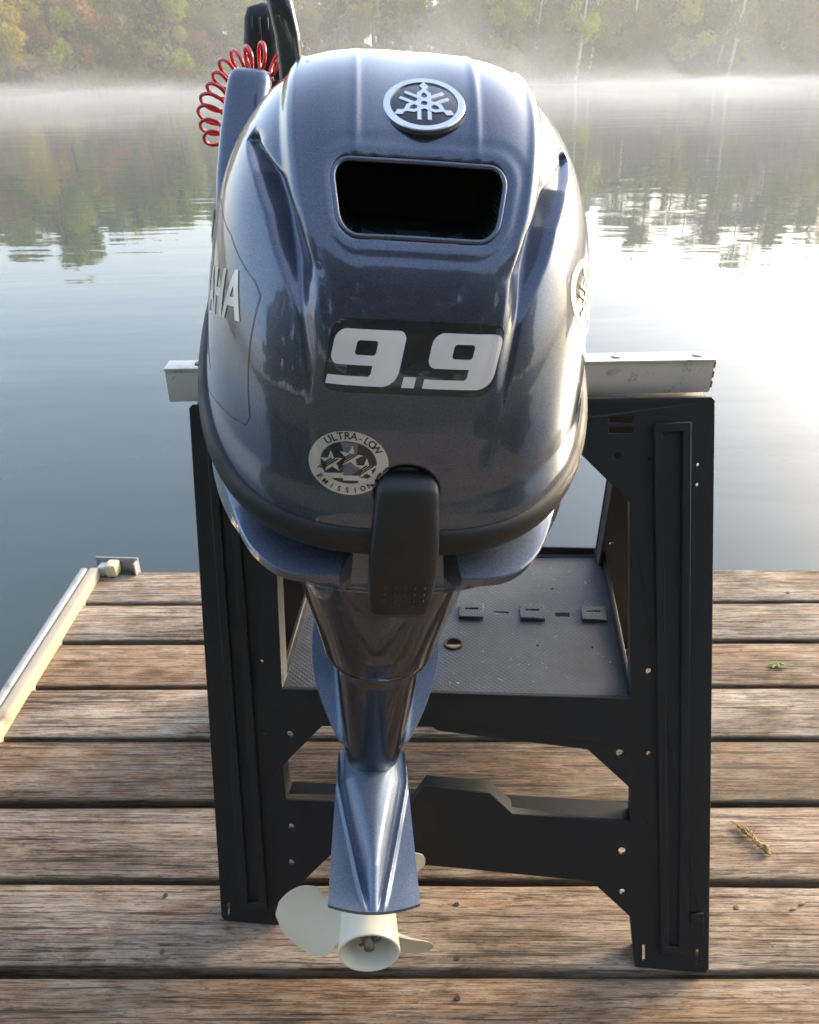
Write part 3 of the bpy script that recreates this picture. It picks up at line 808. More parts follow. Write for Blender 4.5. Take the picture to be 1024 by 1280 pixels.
# ---- cowling surface as an implicit function in design coordinates
CX = dict(W=.1825, LA=.290, LF=.280, H=.340, Y0=.850, Z0=.830, a=2.9)
SA = R(24); SZ, SY = .830, .565
def seam_h(y, z): return (z - SZ) * math.cos(SA) - (y - SY) * math.sin(SA)
GROOVE = None
def panel_half(z): return .066 + .034 * smooth01(.93, 1.155, z)
def intake_sd(x, z):
    x = x - .003
    zc, hz_ = 1.0690, .0245; t = (z - zc) / hz_
    hx = .0625 + .0045 * np.clip(t, -1.5, 1.5)
    qx = np.abs(x) * .0625 / hx - (.0625 - .014); qz = np.abs(z - zc) - (hz_ - .014)
    return np.hypot(np.maximum(qx, 0), np.maximum(qz, 0)) + np.minimum(np.maximum(qx, qz), 0) - .014
def Fc_(x, y, z, feat=True):
    c = CX; yy = y - c['Y0']; L = np.where(yy < 0, c['LA'], c['LF'])
    ax = np.abs(x) / c['W']; ay = np.abs(yy) / L; az = np.abs(z - c['Z0']) / c['H']
    rho = (ax ** c['a'] + ay ** c['a'] + 1e-12) ** (1 / c['a'])
    s = ax ** 2 / (ax ** 2 + ay ** 2 + 1e-6)
    b = 2.35 + 1.08 * s
    f = ((rho ** b + az ** b + 1e-12) ** (1 / b) - 1) * .27
    if not feat: return f
    xb = panel_half(z); e = np.abs(x) - xb
    aft = smooth01(.97, .90, y)
    fade = smooth01(.90, 1.02, z)
    f = f + .0055 * smooth01(0, .010, e) * fade * (1 - .75 * smooth01(.03, .09, e)) * (aft * .8 + .2)
    f = f - .0012 * np.exp(-((e + .004) / .004) ** 2) * fade
    # twin soft ridges beside the badge
    f = f - .0011 * np.exp(-((np.abs(x) - .047 - .02 * (y - .7)) / .0035) ** 2) * smooth01(1.092, 1.115, z) * smooth01(.86, .76, y)
    # air intake with a soft raised lip
    sd = intake_sd(x, z); isaft = smooth01(.80, .74, y)
    f = f + isaft * (-.0016 * np.exp(-((sd - .0075) / .0045) ** 2) + .0022 * smooth01(.020, .006, sd))
    # flared skirt above the seam
    h = (z - SZ) * math.cos(SA) - (y - SY) * math.sin(SA)
    f = f - .0035 * smooth01(.028, .004, h)
    # rounded corner crease
    # latch pocket
    f = f + .007 * smooth01(.004, -.004, np.hypot((x - .003), (z - .860) * 1.2) - .0235) * isaft
    # side scoops
    if GROOVE is not None:
        gz, gx, gy = GROOVE
        xg = np.interp(z, gz, gx); yg = np.interp(z, gz, gy); wd = .0035 + .0060 * smooth01(1.105, 1.07, z) * smooth01(.985, 1.03, z)
        sp = (np.abs(x) - xg) * .80 + (y - yg) * .60
        dep = .0135 * smooth01(.985, 1.035, z) * smooth01(1.108, 1.082, z) + .0016 * smooth01(.86, .90, z) * smooth01(1.09, 1.05, z)
        wall = .0035 + .0115 * smooth01(1.108, 1.075, z) * smooth01(.985, 1.03, z)
        f = f + dep * np.where(sp < 0, smooth01(-.034, 0, sp) ** 1.5, smooth01(1, 0, np.clip(sp / wall, 0, 1))) * smooth01(1.0, .9, y)
    return f
def hit_design(o, d, t0=.3, t1=1.4, feat=True):
    ts = np.linspace(t0, t1, 600); P = np.array(o)[None] + np.array(d)[None] * ts[:, None]
    v = Fc_(P[:, 0], P[:, 1], P[:, 2], feat); i = np.argmax(v < 0)
    if v[i] >= 0: return None
    a, b = ts[max(i - 1, 0)], ts[i]
    for _ in range(30):
        m_ = (a + b) / 2; p = np.array(o) + np.array(d) * m_
        if Fc_(p[0:1], p[1:2], p[2:3], feat)[0] < 0: b = m_
        else: a = m_
    return np.array(o) + np.array(d) * b
def cowl_px(px, py, feat=False):
    o = W2D(CAMP); d = (MI.to_3x3() @ ray(px, py)).normalized()
    return hit_design(tuple(o), tuple(d), feat=feat)
def nrm_at(p, feat=True):
    e = 5e-4; p = np.asarray(p, float)
    g = np.array([Fc_(*(p + e * k)[:, None], feat)[0] - Fc_(*(p - e * k)[:, None], feat)[0] for k in np.eye(3)])
    return g / np.linalg.norm(g)
_g = [cowl_px(*q) for q in ((303, 176), (320, 218), (340, 270), (358, 330), (370, 390), (384, 470), (396, 570))]
import os
if os.environ.get('DBG'):
    for q in ((306, 184), (334, 262), (362, 350), (418, 203), (638, 213), (628, 293), (430, 288), (423, 412), (624, 481), (436, 577), (385, 577), (436, 539), (436, 617), (302, 372), (285, 345), (722, 380), (530, 135), (475, 130), (585, 138), (345, 130), (680, 130), (508, 650),(307,345),(305,470)):
        print('HIT', q, cowl_px(*q), file=open('/tmp/t.log','a'))
def ab(p): return (abs(p[0]), p[1], p[2])
_g = sorted([ab(p) for p in _g], key=lambda p: p[2])
GROOVE = (np.array([p[2] for p in _g]), np.array([p[0] for p in _g]), np.array([p[1] for p in _g]))

def build_cowl():
    O = np.array([0, .85, SZ + (.85 - SY) * math.tan(SA)])
    NA = 620; NPH = 400
    # azimuth nodes, dense at the aft face
    base = np.linspace(0, 1, 4001); ang = (base - .5) * 2 * math.pi          # 0 = aft
    dens = 1.0 + 5.0 * np.exp(-(ang / .62) ** 4)
    cum = np.cumsum(dens); cum = (cum - cum[0]) / (cum[-1] - cum[0])
    th = np.interp(np.linspace(0, 1, NA + 1)[:-1], cum, ang)
    ph = np.linspace(0, math.pi / 2 * .998, NPH)
    TH, PH = np.meshgrid(th, ph, indexing='ij')
    e2 = np.array([0, -math.cos(SA), -math.sin(SA)]); e1 = np.array([1, 0, 0]); e3 = np.array([0, .22, .975])
    d = (np.cos(PH)[..., None] * (np.sin(TH)[..., None] * e1 + np.cos(TH)[..., None] * e2) + np.sin(PH)[..., None] * e3)
    d /= np.linalg.norm(d, axis=-1, keepdims=True)
    d = d.reshape(-1, 3)
    lo = np.full(len(d), .02); hi = np.full(len(d), .40)
    # first crossing from inside: coarse march
    ts = np.linspace(.05, .40, 71); prev = np.full(len(d), .05); found = np.zeros(len(d), bool)
    for t in ts[1:]:
        P = O + d * t; v = Fc_(P[:, 0], P[:, 1], P[:, 2])
        new = (v > 0) & ~found; lo[new] = prev[new]; hi[new] = t; found |= new; prev[~found] = t
    for _ in range(16):
        m_ = (lo + hi) / 2; P = O + d * m_[:, None]; v = Fc_(P[:, 0], P[:, 1], P[:, 2])
        ins = v < 0; lo = np.where(ins, m_, lo); hi = np.where(ins, hi, m_)
    P = O + d * ((lo + hi) / 2)[:, None]
    mk_ = smooth01(.0015, -.0035, intake_sd(P[:, 0], P[:, 2])) * (P[:, 1] < .78)
    P = P + mk_[:, None] * np.array([0, .10, -.004])
    idx = np.arange(NA * NPH).reshape(NA, NPH)
    a = idx; b = np.roll(idx, -1, 0)
    F4 = np.stack([a[:, :-1], b[:, :-1], b[:, 1:], a[:, 1:]], -1).reshape(-1, 4)
    cen = P[F4].mean(1)
    sd = intake_sd(cen[:, 0], cen[:, 2] + .002 * 0)
    mkf = mk_[F4].max(1)
    dark = mkf > .45
    # bottom return lip
    me = bpy.data.meshes.new('cowling'); V = P - np.array(MB)
    me.vertices.add(len(V)); me.vertices.foreach_set('co', V.astype(np.float32).ravel())
    me.loops.add(F4.size); me.loops.foreach_set('vertex_index', F4.astype(np.int32).ravel())
    me.polygons.add(len(F4)); me.polygons.foreach_set('loop_start', np.arange(0, F4.size, 4, dtype=np.int32))
    me.update(calc_edges=True)
    me.materials.append(M['paint']); me.materials.append(M['void'])
    me.polygons.foreach_set('material_index', dark.astype(np.int32)); me.polygons.foreach_set('use_smooth', np.ones(len(F4), bool)); me.update()
    o = bpy.data.objects.new('cowling', me); COL.objects.link(o); o.parent = motor
    # flip if needed
    f0 = me.polygons[len(me.polygons) // 3]; 
    if f0.normal.dot(Vector(f0.center) - Vector(O - np.array(MB))) < 0: me.flip_normals()
    # seam outline for the parts below
    st = 260; seam = []
    th2 = np.linspace(-math.pi, math.pi, st, endpoint=False)
    for t in th2:
        dd = math.sin(t) * e1 + math.cos(t) * e2
        seam.append(hit_design(tuple(O + dd * .6), tuple(-dd), 0, .6, feat=False))
    return np.array(seam), O
SEAM, OSEAM = build_cowl()
def intake_rim():
    pts = []
    base = rrect(-.0625, -.0245, .0625, .0245, .014, 0, 8)
    dense = []
    for i, p in enumerate(base):
        q = base[(i + 1) % len(base)]; m_ = max(1, int(math.dist(p, q) / .004))
        dense += [(p[0] + (q[0] - p[0]) * k / m_, p[1] + (q[1] - p[1]) * k / m_) for k in range(m_)]
    O_ = np.array([(x * (.0625 + .0045 * y / .0245) / .0625 + .003, .45, 1.069 + y) for x, y in dense])
    H = hit_many(O_, np.tile([0., 1., 0.], (len(O_), 1))); NN = nrm_many(H)
    H = H - NN * .0007; n = len(H); rings = []
    T = np.roll(H, -1, 0) - np.roll(H, 1, 0); T /= np.linalg.norm(T, axis=1)[:, None]; B = np.cross(T, NN)
    V = []; Fq = []; m = 10
    for i in range(n):
        for k in range(m):
            a = 2 * math.pi * k / m; V.append(D(H[i] + (NN[i] * math.cos(a) * .8 + B[i] * math.sin(a)) * .0021))
    for i in range(n):
        for k in range(m):
            Fq.append((i * m + k, i * m + (k + 1) % m, ((i + 1) % n) * m + (k + 1) % m, ((i + 1) % n) * m + k))
    mk('intake_rim', V, Fq, M['paint'], motor, True)
E3 = np.array([0, -math.sin(SA), math.cos(SA)])
_t = np.roll(SEAM, -1, 0) - np.roll(SEAM, 1, 0); _t /= np.linalg.norm(_t, axis=1)[:, None]
OUTN = np.cross(_t, E3); OUTN *= np.sign(np.sum(OUTN * (SEAM - OSEAM), 1))[:, None]
def sring(out, down):
    out = np.broadcast_to(out, (len(SEAM),)); down = np.broadcast_to(down, (len(SEAM),))
    return [D(p) for p in SEAM + OUTN * out[:, None] - E3 * down[:, None]]

# rubber seal: fat half-round band
rings = []
for k in range(15):
    a = math.pi * (k / 14) ; rings.append(sring(.0010 + .0115 * math.sin(a) ** .8, .0005 + .0168 * (1 - math.cos(a))))
rings = [sring(-.012, .0005)] + rings + [sring(-.012, .0345)]
loft('rubber_seal', rings, M['rubber'], motor, False, False)

# lower cowl with the two ledges
xs_ = SEAM[:, 0]; aftm = (SEAM[:, 1] < .72)
nt_ = (1 - smooth01(.042, .050, np.abs(xs_ - .004))) * aftm
ledge = smooth01(.0, 1, 1 - nt_)
fw = smooth01(.62, .95, SEAM[:, 1])            # forward the pan gets taller, ledge fades
cb = np.exp(-((np.abs(xs_) - .088) / .028) ** 2) * aftm - 1.15 * smooth01(.110, .155, np.abs(xs_))            # boxier corners of the pan
pr = [sring(-.018, .026), sring(-.018, .040), sring(-.0157, .0508 - .010 * 0),
      sring(.0160 * ledge - .018 * nt_ - .006 * fw + .011 * cb, .0543 + .003 * nt_ - .003 * cb), sring(.0174 * ledge - .018 * nt_ - .006 * fw + .011 * cb, .0556 + .003 * nt_ - .003 * cb), sring(.0178 * ledge - .018 * nt_ - .006 * fw + .010 * cb, .0640),
      sring(.0140 - .028 * nt_ - .006 * fw + .006 * cb, .0700), sring(.010 - .022 * nt_ * .6 - .010 * fw, .084), sring(.006 - .012 * fw, .098), sring(.001 - .02 * fw, .104), sring(-.020 - .02 * fw, .110), sring(-.075, .112)]
M['paint_pan'] = paint('satin_sky_lit_pan_paint', (.10, .125, .175), .44)  # cowling paint lightened in colour to stand in for sky reflected on the ledges
loft('lower_cowl', pr, M['paint_pan'], motor, False, True, True, 28)
# seam groove line of the pan
loft('pan_seam', [sring(.0068 - .010 * fw, .0905), sring(.0080 - .010 * fw, .0913), sring(.0066 - .010 * fw, .0921)], M['ink'], motor, False, False)

# latch
def latch():
    rings = []; zs = np.linspace(0, 1, 26)
    for t in zs:
        z = .727 + .146 * t
        e = min(t, 1 - t); cap = min(1, e / .10); cp = math.sqrt(max(0, 1 - (1 - cap) ** 2)) if cap < 1 else 1
        hw = (.0255 + .0035 * math.sin(math.pi * t) - .001 * t) * (.72 + .28 * cp)
        yb = .600 - .045 * smooth01(0, .5, np.array(t)).item() + .0
        yf = .5475 - .012 * math.sin(math.pi * min(1, t * 1.1)) + .016 * (1 - cp) + .004 * (1 - t)
        yf += .012 * (1 - t) ** 2
        th_ = .020 * cp + .004
        yb = yf + th_
        ring = []
        n = 28
        for k in range(n):
            a = 2 * math.pi * k / n; c, s = math.cos(a), math.sin(a); p = 3.6
            ring.append(D((hw * math.copysign(abs(c) ** (2 / p), c) + .0, (yf + yb) / 2 + th_ / 2 * math.copysign(abs(s) ** (2 / p), s), z)))
        rings.append(ring)
    o = loft('release_latch', rings, M['latch'], motor)
    o.location.x += .004
    # grip dimples: small raised studs near the lower end
    bm = bmesh.new()
    for r_, xs in enumerate(((-2, -1, 0, 1, 2), (-2, -1, 0, 1, 2), (-2, -1, 0, 1, 2), (-1, 0, 1))):
        for x in xs:
            z = .7770 - r_ * .0083; t = (z - .727) / .146
            yf = .5475 - .012 * math.sin(math.pi * min(1, t * 1.1)) + .004 * (1 - t) + .012 * (1 - t) ** 2
            bmesh.ops.create_uvsphere(bm, u_segments=8, v_segments=6, radius=.0014, matrix=Matrix.Translation(D((x * .0082 + .002, yf - .0000, z))) )
    tag(from_bm('grip_studs', bm, M['black'], o, True), kind='stuff')
    # hinge block behind
    bm = bmesh.new(); box_bm(bm, D((-.020, .560, .775)), D((.020, .60, .845)), .004, 2); from_bm('latch_mount', bm, M['black'], motor, True)
latch()

print('TIMER', 'decals that follow', round(time.time() - T0, 1), file=open('/tmp/t.log','a'))
# ---- decals that follow the cowling
def subdiv(bm, L):
    for _ in range(4):
        es = [e for e in bm.edges if e.calc_length() > L]
        if not es: break
        bmesh.ops.subdivide_edges(bm, edges=es, cuts=1); bmesh.ops.triangulate(bm, faces=[f for f in bm.faces if len(f.verts) > 3])
def wrap_obj(name, me, mapper, off, mat, parent, L=.005):
    """2D mesh -> cowling surface. mapper(x,y) -> (origin, direction) in design space"""
    bm = bmesh.new(); bm.from_mesh(me); bpy.data.meshes.remove(me)
    bmesh.ops.triangulate(bm, faces=bm.faces[:]); subdiv(bm, L)
    vs = list(bm.verts); od = [mapper(v.co.x, v.co.y) for v in vs]
    O_ = np.array([q[0] for q in od], float); D_ = np.array([q[1] for q in od], float)
    H_ = hit_many(O_, D_); NN = nrm_many(H_)
    for v, h in zip(vs, H_ + NN * off): v.co = Vector(D(h))
    ob = from_bm(name, bm, mat, parent); 
    # face outwards
    return ob
def hit_many(O_, D_):
    n = len(O_); lo = np.zeros(n); hi = np.full(n, .2); found = np.zeros(n, bool); prev = 0.
    for t in np.linspace(0, .35, 60)[1:]:
        P = O_ + D_ * t; new = (Fc_(P[:, 0], P[:, 1], P[:, 2]) < 0) & ~found
        lo[new] = prev; hi[new] = t; found |= new; prev = t
        if found.all(): break
    for _ in range(13):
        m_ = (lo + hi) / 2; P = O_ + D_ * m_[:, None]; ins = Fc_(P[:, 0], P[:, 1], P[:, 2]) < 0
        hi = np.where(ins, m_, hi); lo = np.where(ins, lo, m_)
    return O_ + D_ * ((lo + hi) / 2)[:, None]
def nrm_many(P):
    e = 5e-4; g = np.stack([Fc_(*(P + e * k).T) - Fc_(*(P - e * k).T) for k in np.eye(3)], 1)
    return g / np.linalg.norm(g, axis=1)[:, None]
def hit_fast(o, d):
    o = np.array(o, float); d = np.array(d, float); ts = np.linspace(0, .35, 80); P = o + d * ts[:, None]
    v = Fc_(P[:, 0], P[:, 1], P[:, 2]); i = int(np.argmax(v < 0)); 
    if v[i] >= 0: return o + d * .2
    a, b = ts[max(i - 1, 0)], ts[i]
    for _ in range(12):
        m_ = (a + b) / 2; p = o + d * m_
        if Fc_(p[0:1], p[1:2], p[2:3])[0] < 0: b = m_
        else: a = m_
    return o + d * (a + b) / 2
def aft_map(cx, cz, rot=0):
    c, s = math.cos(rot), math.sin(rot)
    return lambda x, y: ((cx + c * x - s * y, .45, cz + s * x + c * y), (0, 1, 0))
def side_map(sgn, cy, cz, rot=0):
    c, s = math.cos(rot), math.sin(rot)
    def f(x, y):
        X, Y = c * x - s * y, s * x + c * y
        return ((sgn * .30, cy - sgn * -1 * X * -1 if False else cy + (X if sgn > 0 else -X), cz + Y), (-sgn, 0, 0))
    return f
def flat(loops): return curve_mesh(loops, 0)
def rrect(x0, y0, x1, y1, r_, skew=0, n=5, corners=(1, 1, 1, 1)):
    P = []
    for ci, (cx, cy, a0) in enumerate(((x1 - r_, y1 - r_, 0), (x0 + r_, y1 - r_, 90), (x0 + r_, y0 + r_, 180), (x1 - r_, y0 + r_, 270))):
        if corners[ci]:
            for k in range(n + 1):
                a = R(a0 + 90 * k / n); P.append((cx + r_ * math.cos(a), cy + r_ * math.sin(a)))
        else:
            P.append(((x1 if ci in (0, 3) else x0), (y1 if ci < 2 else y0)))
    return [(x + skew * y, y) for x, y in P]
def arc(cx, cy, r_, a0, a1, n=6): return [(cx + r_ * math.cos(R(a0 + (a1 - a0) * k / n)), cy + r_ * math.sin(R(a0 + (a1 - a0) * k / n))) for k in range(n + 1)]
def nine(skew=.20):
    # unit: height 1, width 1.42
    o = [(0, 0)] + arc(1.42 - .30, .30, .30, -90, 0) + arc(1.42 - .16, 1 - .16, .16, 0, 90) + arc(.22, 1 - .22, .22, 90, 180) + arc(.17, .40 + .17 - .03, .17, 180, 270) \
        + [(.86, .37)] + arc(.86 - .0, .27, .0001, 0, 0, 1)[:0] + [(.86, .22)] + [(.82, .17), (0, .17)]
    h = rrect(.46, .55, .88, .81, .06)
    return [[(x + skew * y, y) for x, y in o], [(x + skew * y, y) for x, y in h]]
def numerals():
    hN = .0405; cx, cz = DEC['num']
    wN = 1.42 * hN
    plate = rrect(-.0650, -.0275, .0650, .0255, .010, .16)
    o = wrap_obj('power_decal', flat([plate]), aft_map(cx, cz), .0003, M['ink'], motor, .006)
    y0 = -hN / 2 - .002
    for x0 in (-.0660, .0105 - .0035):
        loops = [[(x0 + x * hN * .92, y0 + y * hN) for x, y in lp] for lp in nine()]
        wrap_obj('numeral', flat(loops), aft_map(cx, cz), .0007, M['white_print'], o, .005)
    d = [(-.0085, y0), (.0010, y0), (.0026, y0 + .0080), (-.0068, y0 + .0080)]
    d = [(x - .0004, y) for x, y in d]
    wrap_obj('decimal_point', flat([d]), aft_map(cx, cz), .0007, M['white_print'], o, .005)
intake_rim()
DEC = {}
_n = cowl_px(518, 447); DEC['num'] = (_n[0], _n[2])
numerals()

def text_mesh(s, size, off=0, align='CENTER', space=1.0, xs=1.0, shear=0):
    cu = bpy.data.curves.new('t', 'FONT'); cu.body = s; cu.size = size; cu.offset = off; cu.align_x = align; cu.space_character = space; cu.resolution_u = 3; cu.shear = shear
    o = bpy.data.objects.new('t', cu); COL.objects.link(o); dg = bpy.context.evaluated_depsgraph_get()
    me = bpy.data.meshes.new_from_object(o.evaluated_get(dg)); bpy.data.objects.remove(o); bpy.data.curves.remove(cu)
    for v in me.vertices: v.co.x *= xs
    return me
def place2d(me, fn):
    for v in me.vertices:
        x, y = fn(v.co.x, v.co.y); v.co = (x, y, 0)
    return me
def join_me(ms):
    bm = bmesh.new()
    for m_ in ms: bm.from_mesh(m_); bpy.data.meshes.remove(m_)
    me = bpy.data.meshes.new('j'); bm.to_mesh(me); bm.free(); return me
def ell(rx, ry, n=48): return [(rx * math.cos(2 * math.pi * k / n), ry * math.sin(2 * math.pi * k / n)) for k in range(n)]
def star(cx, cy, r_, rot=90, k_=.40):
    return [(cx + (r_ if i % 2 == 0 else r_ * k_) * math.cos(R(rot + 36 * i)), cy + (r_ if i % 2 == 0 else r_ * k_) * math.sin(R(rot + 36 * i))) for i in range(10)]
def emissions():
    p = cowl_px(436, 578); l = cowl_px(386, 578); r_ = cowl_px(486, 580); t = cowl_px(436, 540); b = cowl_px(436, 617)
    RX = (r_[0] - l[0]) / 2; RY = (t[2] - b[2]) / 2; cx, cz = (l[0] + r_[0]) / 2, (t[2] + b[2]) / 2
    RX *= 1.0; RY *= 1.03
    mp = aft_map(cx, cz, 0)
    o = wrap_obj('emissions_sticker', flat([ell(RX, RY)]), mp, .0003, M['silver'], motor)
    inner = ell(RX * .70, RY * .66); inner = [(x, y + RY * .03) for x, y in inner]
    wrap_obj('sticker_field', flat([inner]), mp, .0006, M['ink'], o)
    gm = simple('grey_print', (.11, .115, .13), .4)
    wrap_obj('sticker_land', flat([[(-.22 * RX, .66 * RY), (.22 * RX, .66 * RY), (.2 * RX, .1 * RY), (.45 * RX, -.5 * RY), (-.2 * RX, -.5 * RY), (-.05 * RX, .1 * RY)]]), mp, .0008, gm, o)
    for (sx, sy, rr, ro) in ((-.42, .02, .36, 96), (.06, .22, .36, 84), (.46, -.12, .34, 92)):
        wrap_obj('star', flat([star(sx * RX, sy * RY, rr * RY, ro)]), mp, .0010, M['silver'], o)
        st = []
        for k in range(3):
            d0 = -.10 + k * .08
            st.append([(sx * RX + (-.30 + d0) * RX * .9, sy * RY + (-.22) * RY), (sx * RX + (-.28 + d0) * RX * .9, sy * RY - .24 * RY), (sx * RX + (.12 + d0) * RX, sy * RY + .10 * RY), (sx * RX + (.08 + d0) * RX, sy * RY + .12 * RY)])
        for s_ in st: wrap_obj('star_stripe', flat([s_]), mp, .0013, M['ink'], o)
    for (x0, x1, y0, dy) in ((-.62, -.12, -.42, .06), (-.12, .28, -.44, .03), (.26, .66, -.48, -.02)):
        lp = [(x0 * RX, (y0 - .09) * RY), (x1 * RX, (y0 - .09 + dy) * RY), (x1 * RX, (y0 + .07 + dy) * RY), (x0 * RX, (y0 + .07) * RY)]
        wrap_obj('ribbon', flat([lp]), mp, .0012, M['silver'], o)
    # lettering round the ring
    def arc_text(s, a0, a1, top=True, size=.24, rad=.76):
        ms = []; n = len(s)
        for i, ch in enumerate(s):
            a = R(a0 + (a1 - a0) * i / (n - 1))
            me = text_mesh(ch, size * RY * 1.25, .00012)
            ca, sa = math.cos(a), math.sin(a); rx, ry = RX * rad, RY * rad
            th_ = a - math.pi / 2 if top else a + math.pi / 2
            c, s_ = math.cos(th_), math.sin(th_); yo = 0 if top else 0
            ms.append(place2d(me, lambda x, y: (rx * ca + c * x - s_ * (y + yo), ry * sa + s_ * x + c * (y + yo))))
        return join_me(ms)
    wrap_obj('lettering', arc_text('ULTRA-LOW', 128, 36, True, .25, .755), mp, .0007, M['ink'], o, .003)
    wrap_obj('lettering', arc_text('EMISSIONS', 214, 324, False, .18, .92), mp, .0007, M['ink'], o, .003)
emissions()

def fork_mark(Rr):
    """three crossed tuning forks, as loops"""
    loops = []
    def fork(ang):
        c, s = math.cos(R(ang - 90)), math.sin(R(ang - 90)); out = []
        def T(L): return [(c * x * Rr - s * y * Rr, s * x * Rr + c * y * Rr) for x, y in L]
        out.append(T([(0, 1.0), (.05, .90), (.13, .80), (.06, .70), (.05, .62), (-.05, .62), (-.06, .70), (-.13, .80), (-.05, .90)]))
        # split head: arch
        A_ = [(.05, .63)] + [(.20, .46), (.20, -.72), (.09, -.72), (.09, .40), (0, .50), (-.09, .40), (-.09, -.72), (-.20, -.72), (-.20, .46), (-.05, .63)]
        out.append(T(A_))
        return out
    for a in (90, 210, 330): loops += fork(a)
    return loops
def badge():
    p = cowl_px(530, 134, True); n = nrm_at(p, False)
    cz = Vector(n); cx = Vector((1, 0, 0)); cx = (cx - cz * cx.dot(cz)).normalized(); cy = cz.cross(cx)
    Rb = .0340
    base = Vector(D(p))
    mat4 = Matrix(((cx.x, cy.x, cz.x, base.x), (cx.y, cy.y, cz.y, base.y), (cx.z, cy.z, cz.z, base.z), (0, 0, 0, 1)))
    def disc(name, r0, r1, z0, z1, mat, par, n=64, rin=None):
        rings = []
        prof = [(r0, z0), (r0, z1 - .0005), (r1, z1)] if rin is None else [(r0, z0), (r0, z1 - .0006), (r0 - .0006, z1), (rin, z1), (rin, z0)]
        for rr, z in prof: rings.append([mat4 @ Vector((rr * math.cos(2 * math.pi * k / n), rr * math.sin(2 * math.pi * k / n), z)) for k in range(n)])
        o = loft(name, rings, mat, par, True, rin is None, True, 30); return o
    e = disc('emblem', Rb, Rb - .0005, -.006, .0010, M['black'], motor)
    disc('emblem_face', Rb - .0025, Rb - .0035, .0010, .0026, M['ink'], e)
    disc('emblem_ring', Rb - .0022, 0, .0012, .0032, M['chrome'], e, rin=Rb * .775)
    for li, lp in enumerate(fork_mark(Rb * .80)):
        me = curve_mesh([lp], .0007 + li * .00012); 
        bm = bmesh.new(); bm.from_mesh(me); bpy.data.meshes.remove(me)
        for v in bm.verts: v.co = mat4 @ Vector((v.co.x, v.co.y, v.co.z + .0029))
        from_bm('fork_mark', bm, M['chrome'], e)
badge()

def side_decals():
    p = cowl_px(303, 372); q = cowl_px(283, 345)
    # left side: name lettering, last letter nearest the camera
    cy, cz = p[1] + .006, p[2]
    me = text_mesh('YAMAHA', .052, .0012, 'RIGHT', 1.02, .66)
    mp = side_map(-1, cy - .004, cz - .018, R(9))
    plate = [(-.20, .105), (-.08, .088), (-.03, .062), (.006, .030), (.012, .020), (.013, -.075), (.008, -.083), (-.20, -.05)]
    line = [curve_mesh([plate, inset(plate, .0009)], 0)]
    wrap_obj('side_decal_outline', line[0], mp, .0003, M['ink'], motor, .006)
    wrap_obj('side_lettering', me, mp, .0006, M['silver'], motor, .006)
    # right side: round mark
    r_ = cowl_px(722, 382); mp2 = side_map(1, r_[1] + .030, r_[2], 0)
    gold = simple('pale_gold_print', (.60, .56, .38), .4, metal=.3)
    o = wrap_obj('side_emblem', flat([ell(.031, .031), ell(.025, .025)]), mp2, .0004, gold, motor, .006)
    for li, lp in enumerate(fork_mark(.0255)): wrap_obj('fork_mark', flat([lp]), mp2, .0006 + li * .0001, gold, o, .006)
side_decals()

print('TIMER', '# ---- leg', round(time.time() - T0, 1), file=open('/tmp/t.log','a'))
# ---- leg
def sec(z, hw, ya, yf, p=2.3, n=48, pf=2.3):
    yc = ya + (yf - ya) * .42; out = []
    for k in range(n):
        a = 2 * math.pi * k / n; s, c = math.sin(a), math.cos(a); pp = p if c < 0 else pf
        L = (yc - ya) if c < 0 else (yf - yc)
        out.append(D((hw * math.copysign(abs(s) ** (2 / pp), s), yc + L * math.copysign(abs(c) ** (2 / pp), c), z)))
    return out
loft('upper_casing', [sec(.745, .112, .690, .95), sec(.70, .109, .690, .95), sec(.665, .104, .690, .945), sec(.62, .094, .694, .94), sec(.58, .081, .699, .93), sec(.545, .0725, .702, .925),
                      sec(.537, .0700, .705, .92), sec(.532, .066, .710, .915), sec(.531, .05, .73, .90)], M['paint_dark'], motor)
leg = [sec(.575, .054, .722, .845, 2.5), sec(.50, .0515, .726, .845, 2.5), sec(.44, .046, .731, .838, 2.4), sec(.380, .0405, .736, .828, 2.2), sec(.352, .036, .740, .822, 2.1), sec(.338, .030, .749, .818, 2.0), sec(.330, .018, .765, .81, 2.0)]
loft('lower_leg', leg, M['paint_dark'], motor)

def plate_grid(name, ya, yf, z, hw_fn, h_fn, mat, thick=.005, nx=120, ny=150, slope=0.0):
    V = []; Fc = []
    for j in range(ny + 1):
        t = j / ny; y = ya + (yf - ya) * t; hw = hw_fn(t)
        for i in range(nx + 1):
            u = -1 + 2 * i / nx; x = hw * u
            y2 = y - (.010 * (1 - u * u) * (1 - t) ** 6 if True else 0)
            V.append(D((x, y2, z + slope * (y - ya) + h_fn(x, t))))
    top = len(V)
    V += [(a, b, c - thick) for a, b, c in V[:top]]
    for j in range(ny):
        for i in range(nx):
            a = j * (nx + 1) + i; q = (a, a + 1, a + nx + 2, a + nx + 1); Fc.append(q); Fc.append(tuple(top + k for k in q[::-1]))
    m_ = nx + 1
    for j in range(ny):
        a, b = j * m_, (j + 1) * m_; Fc.append((a, b, top + b, top + a)); a, b = j * m_ + nx, (j + 1) * m_ + nx; Fc.append((b, a, top + a, top + b))
    for i in range(nx):
        Fc.append((i + 1, i, top + i, top + i + 1)); a = ny * m_ + i; Fc.append((a, a + 1, top + a + 1, top + a))
    o = mk(name, V, Fc, mat, motor, True); o.data.set_sharp_from_angle(angle=R(48)); return o
def gauss(d, w): return math.exp(-(d / w) ** 2)
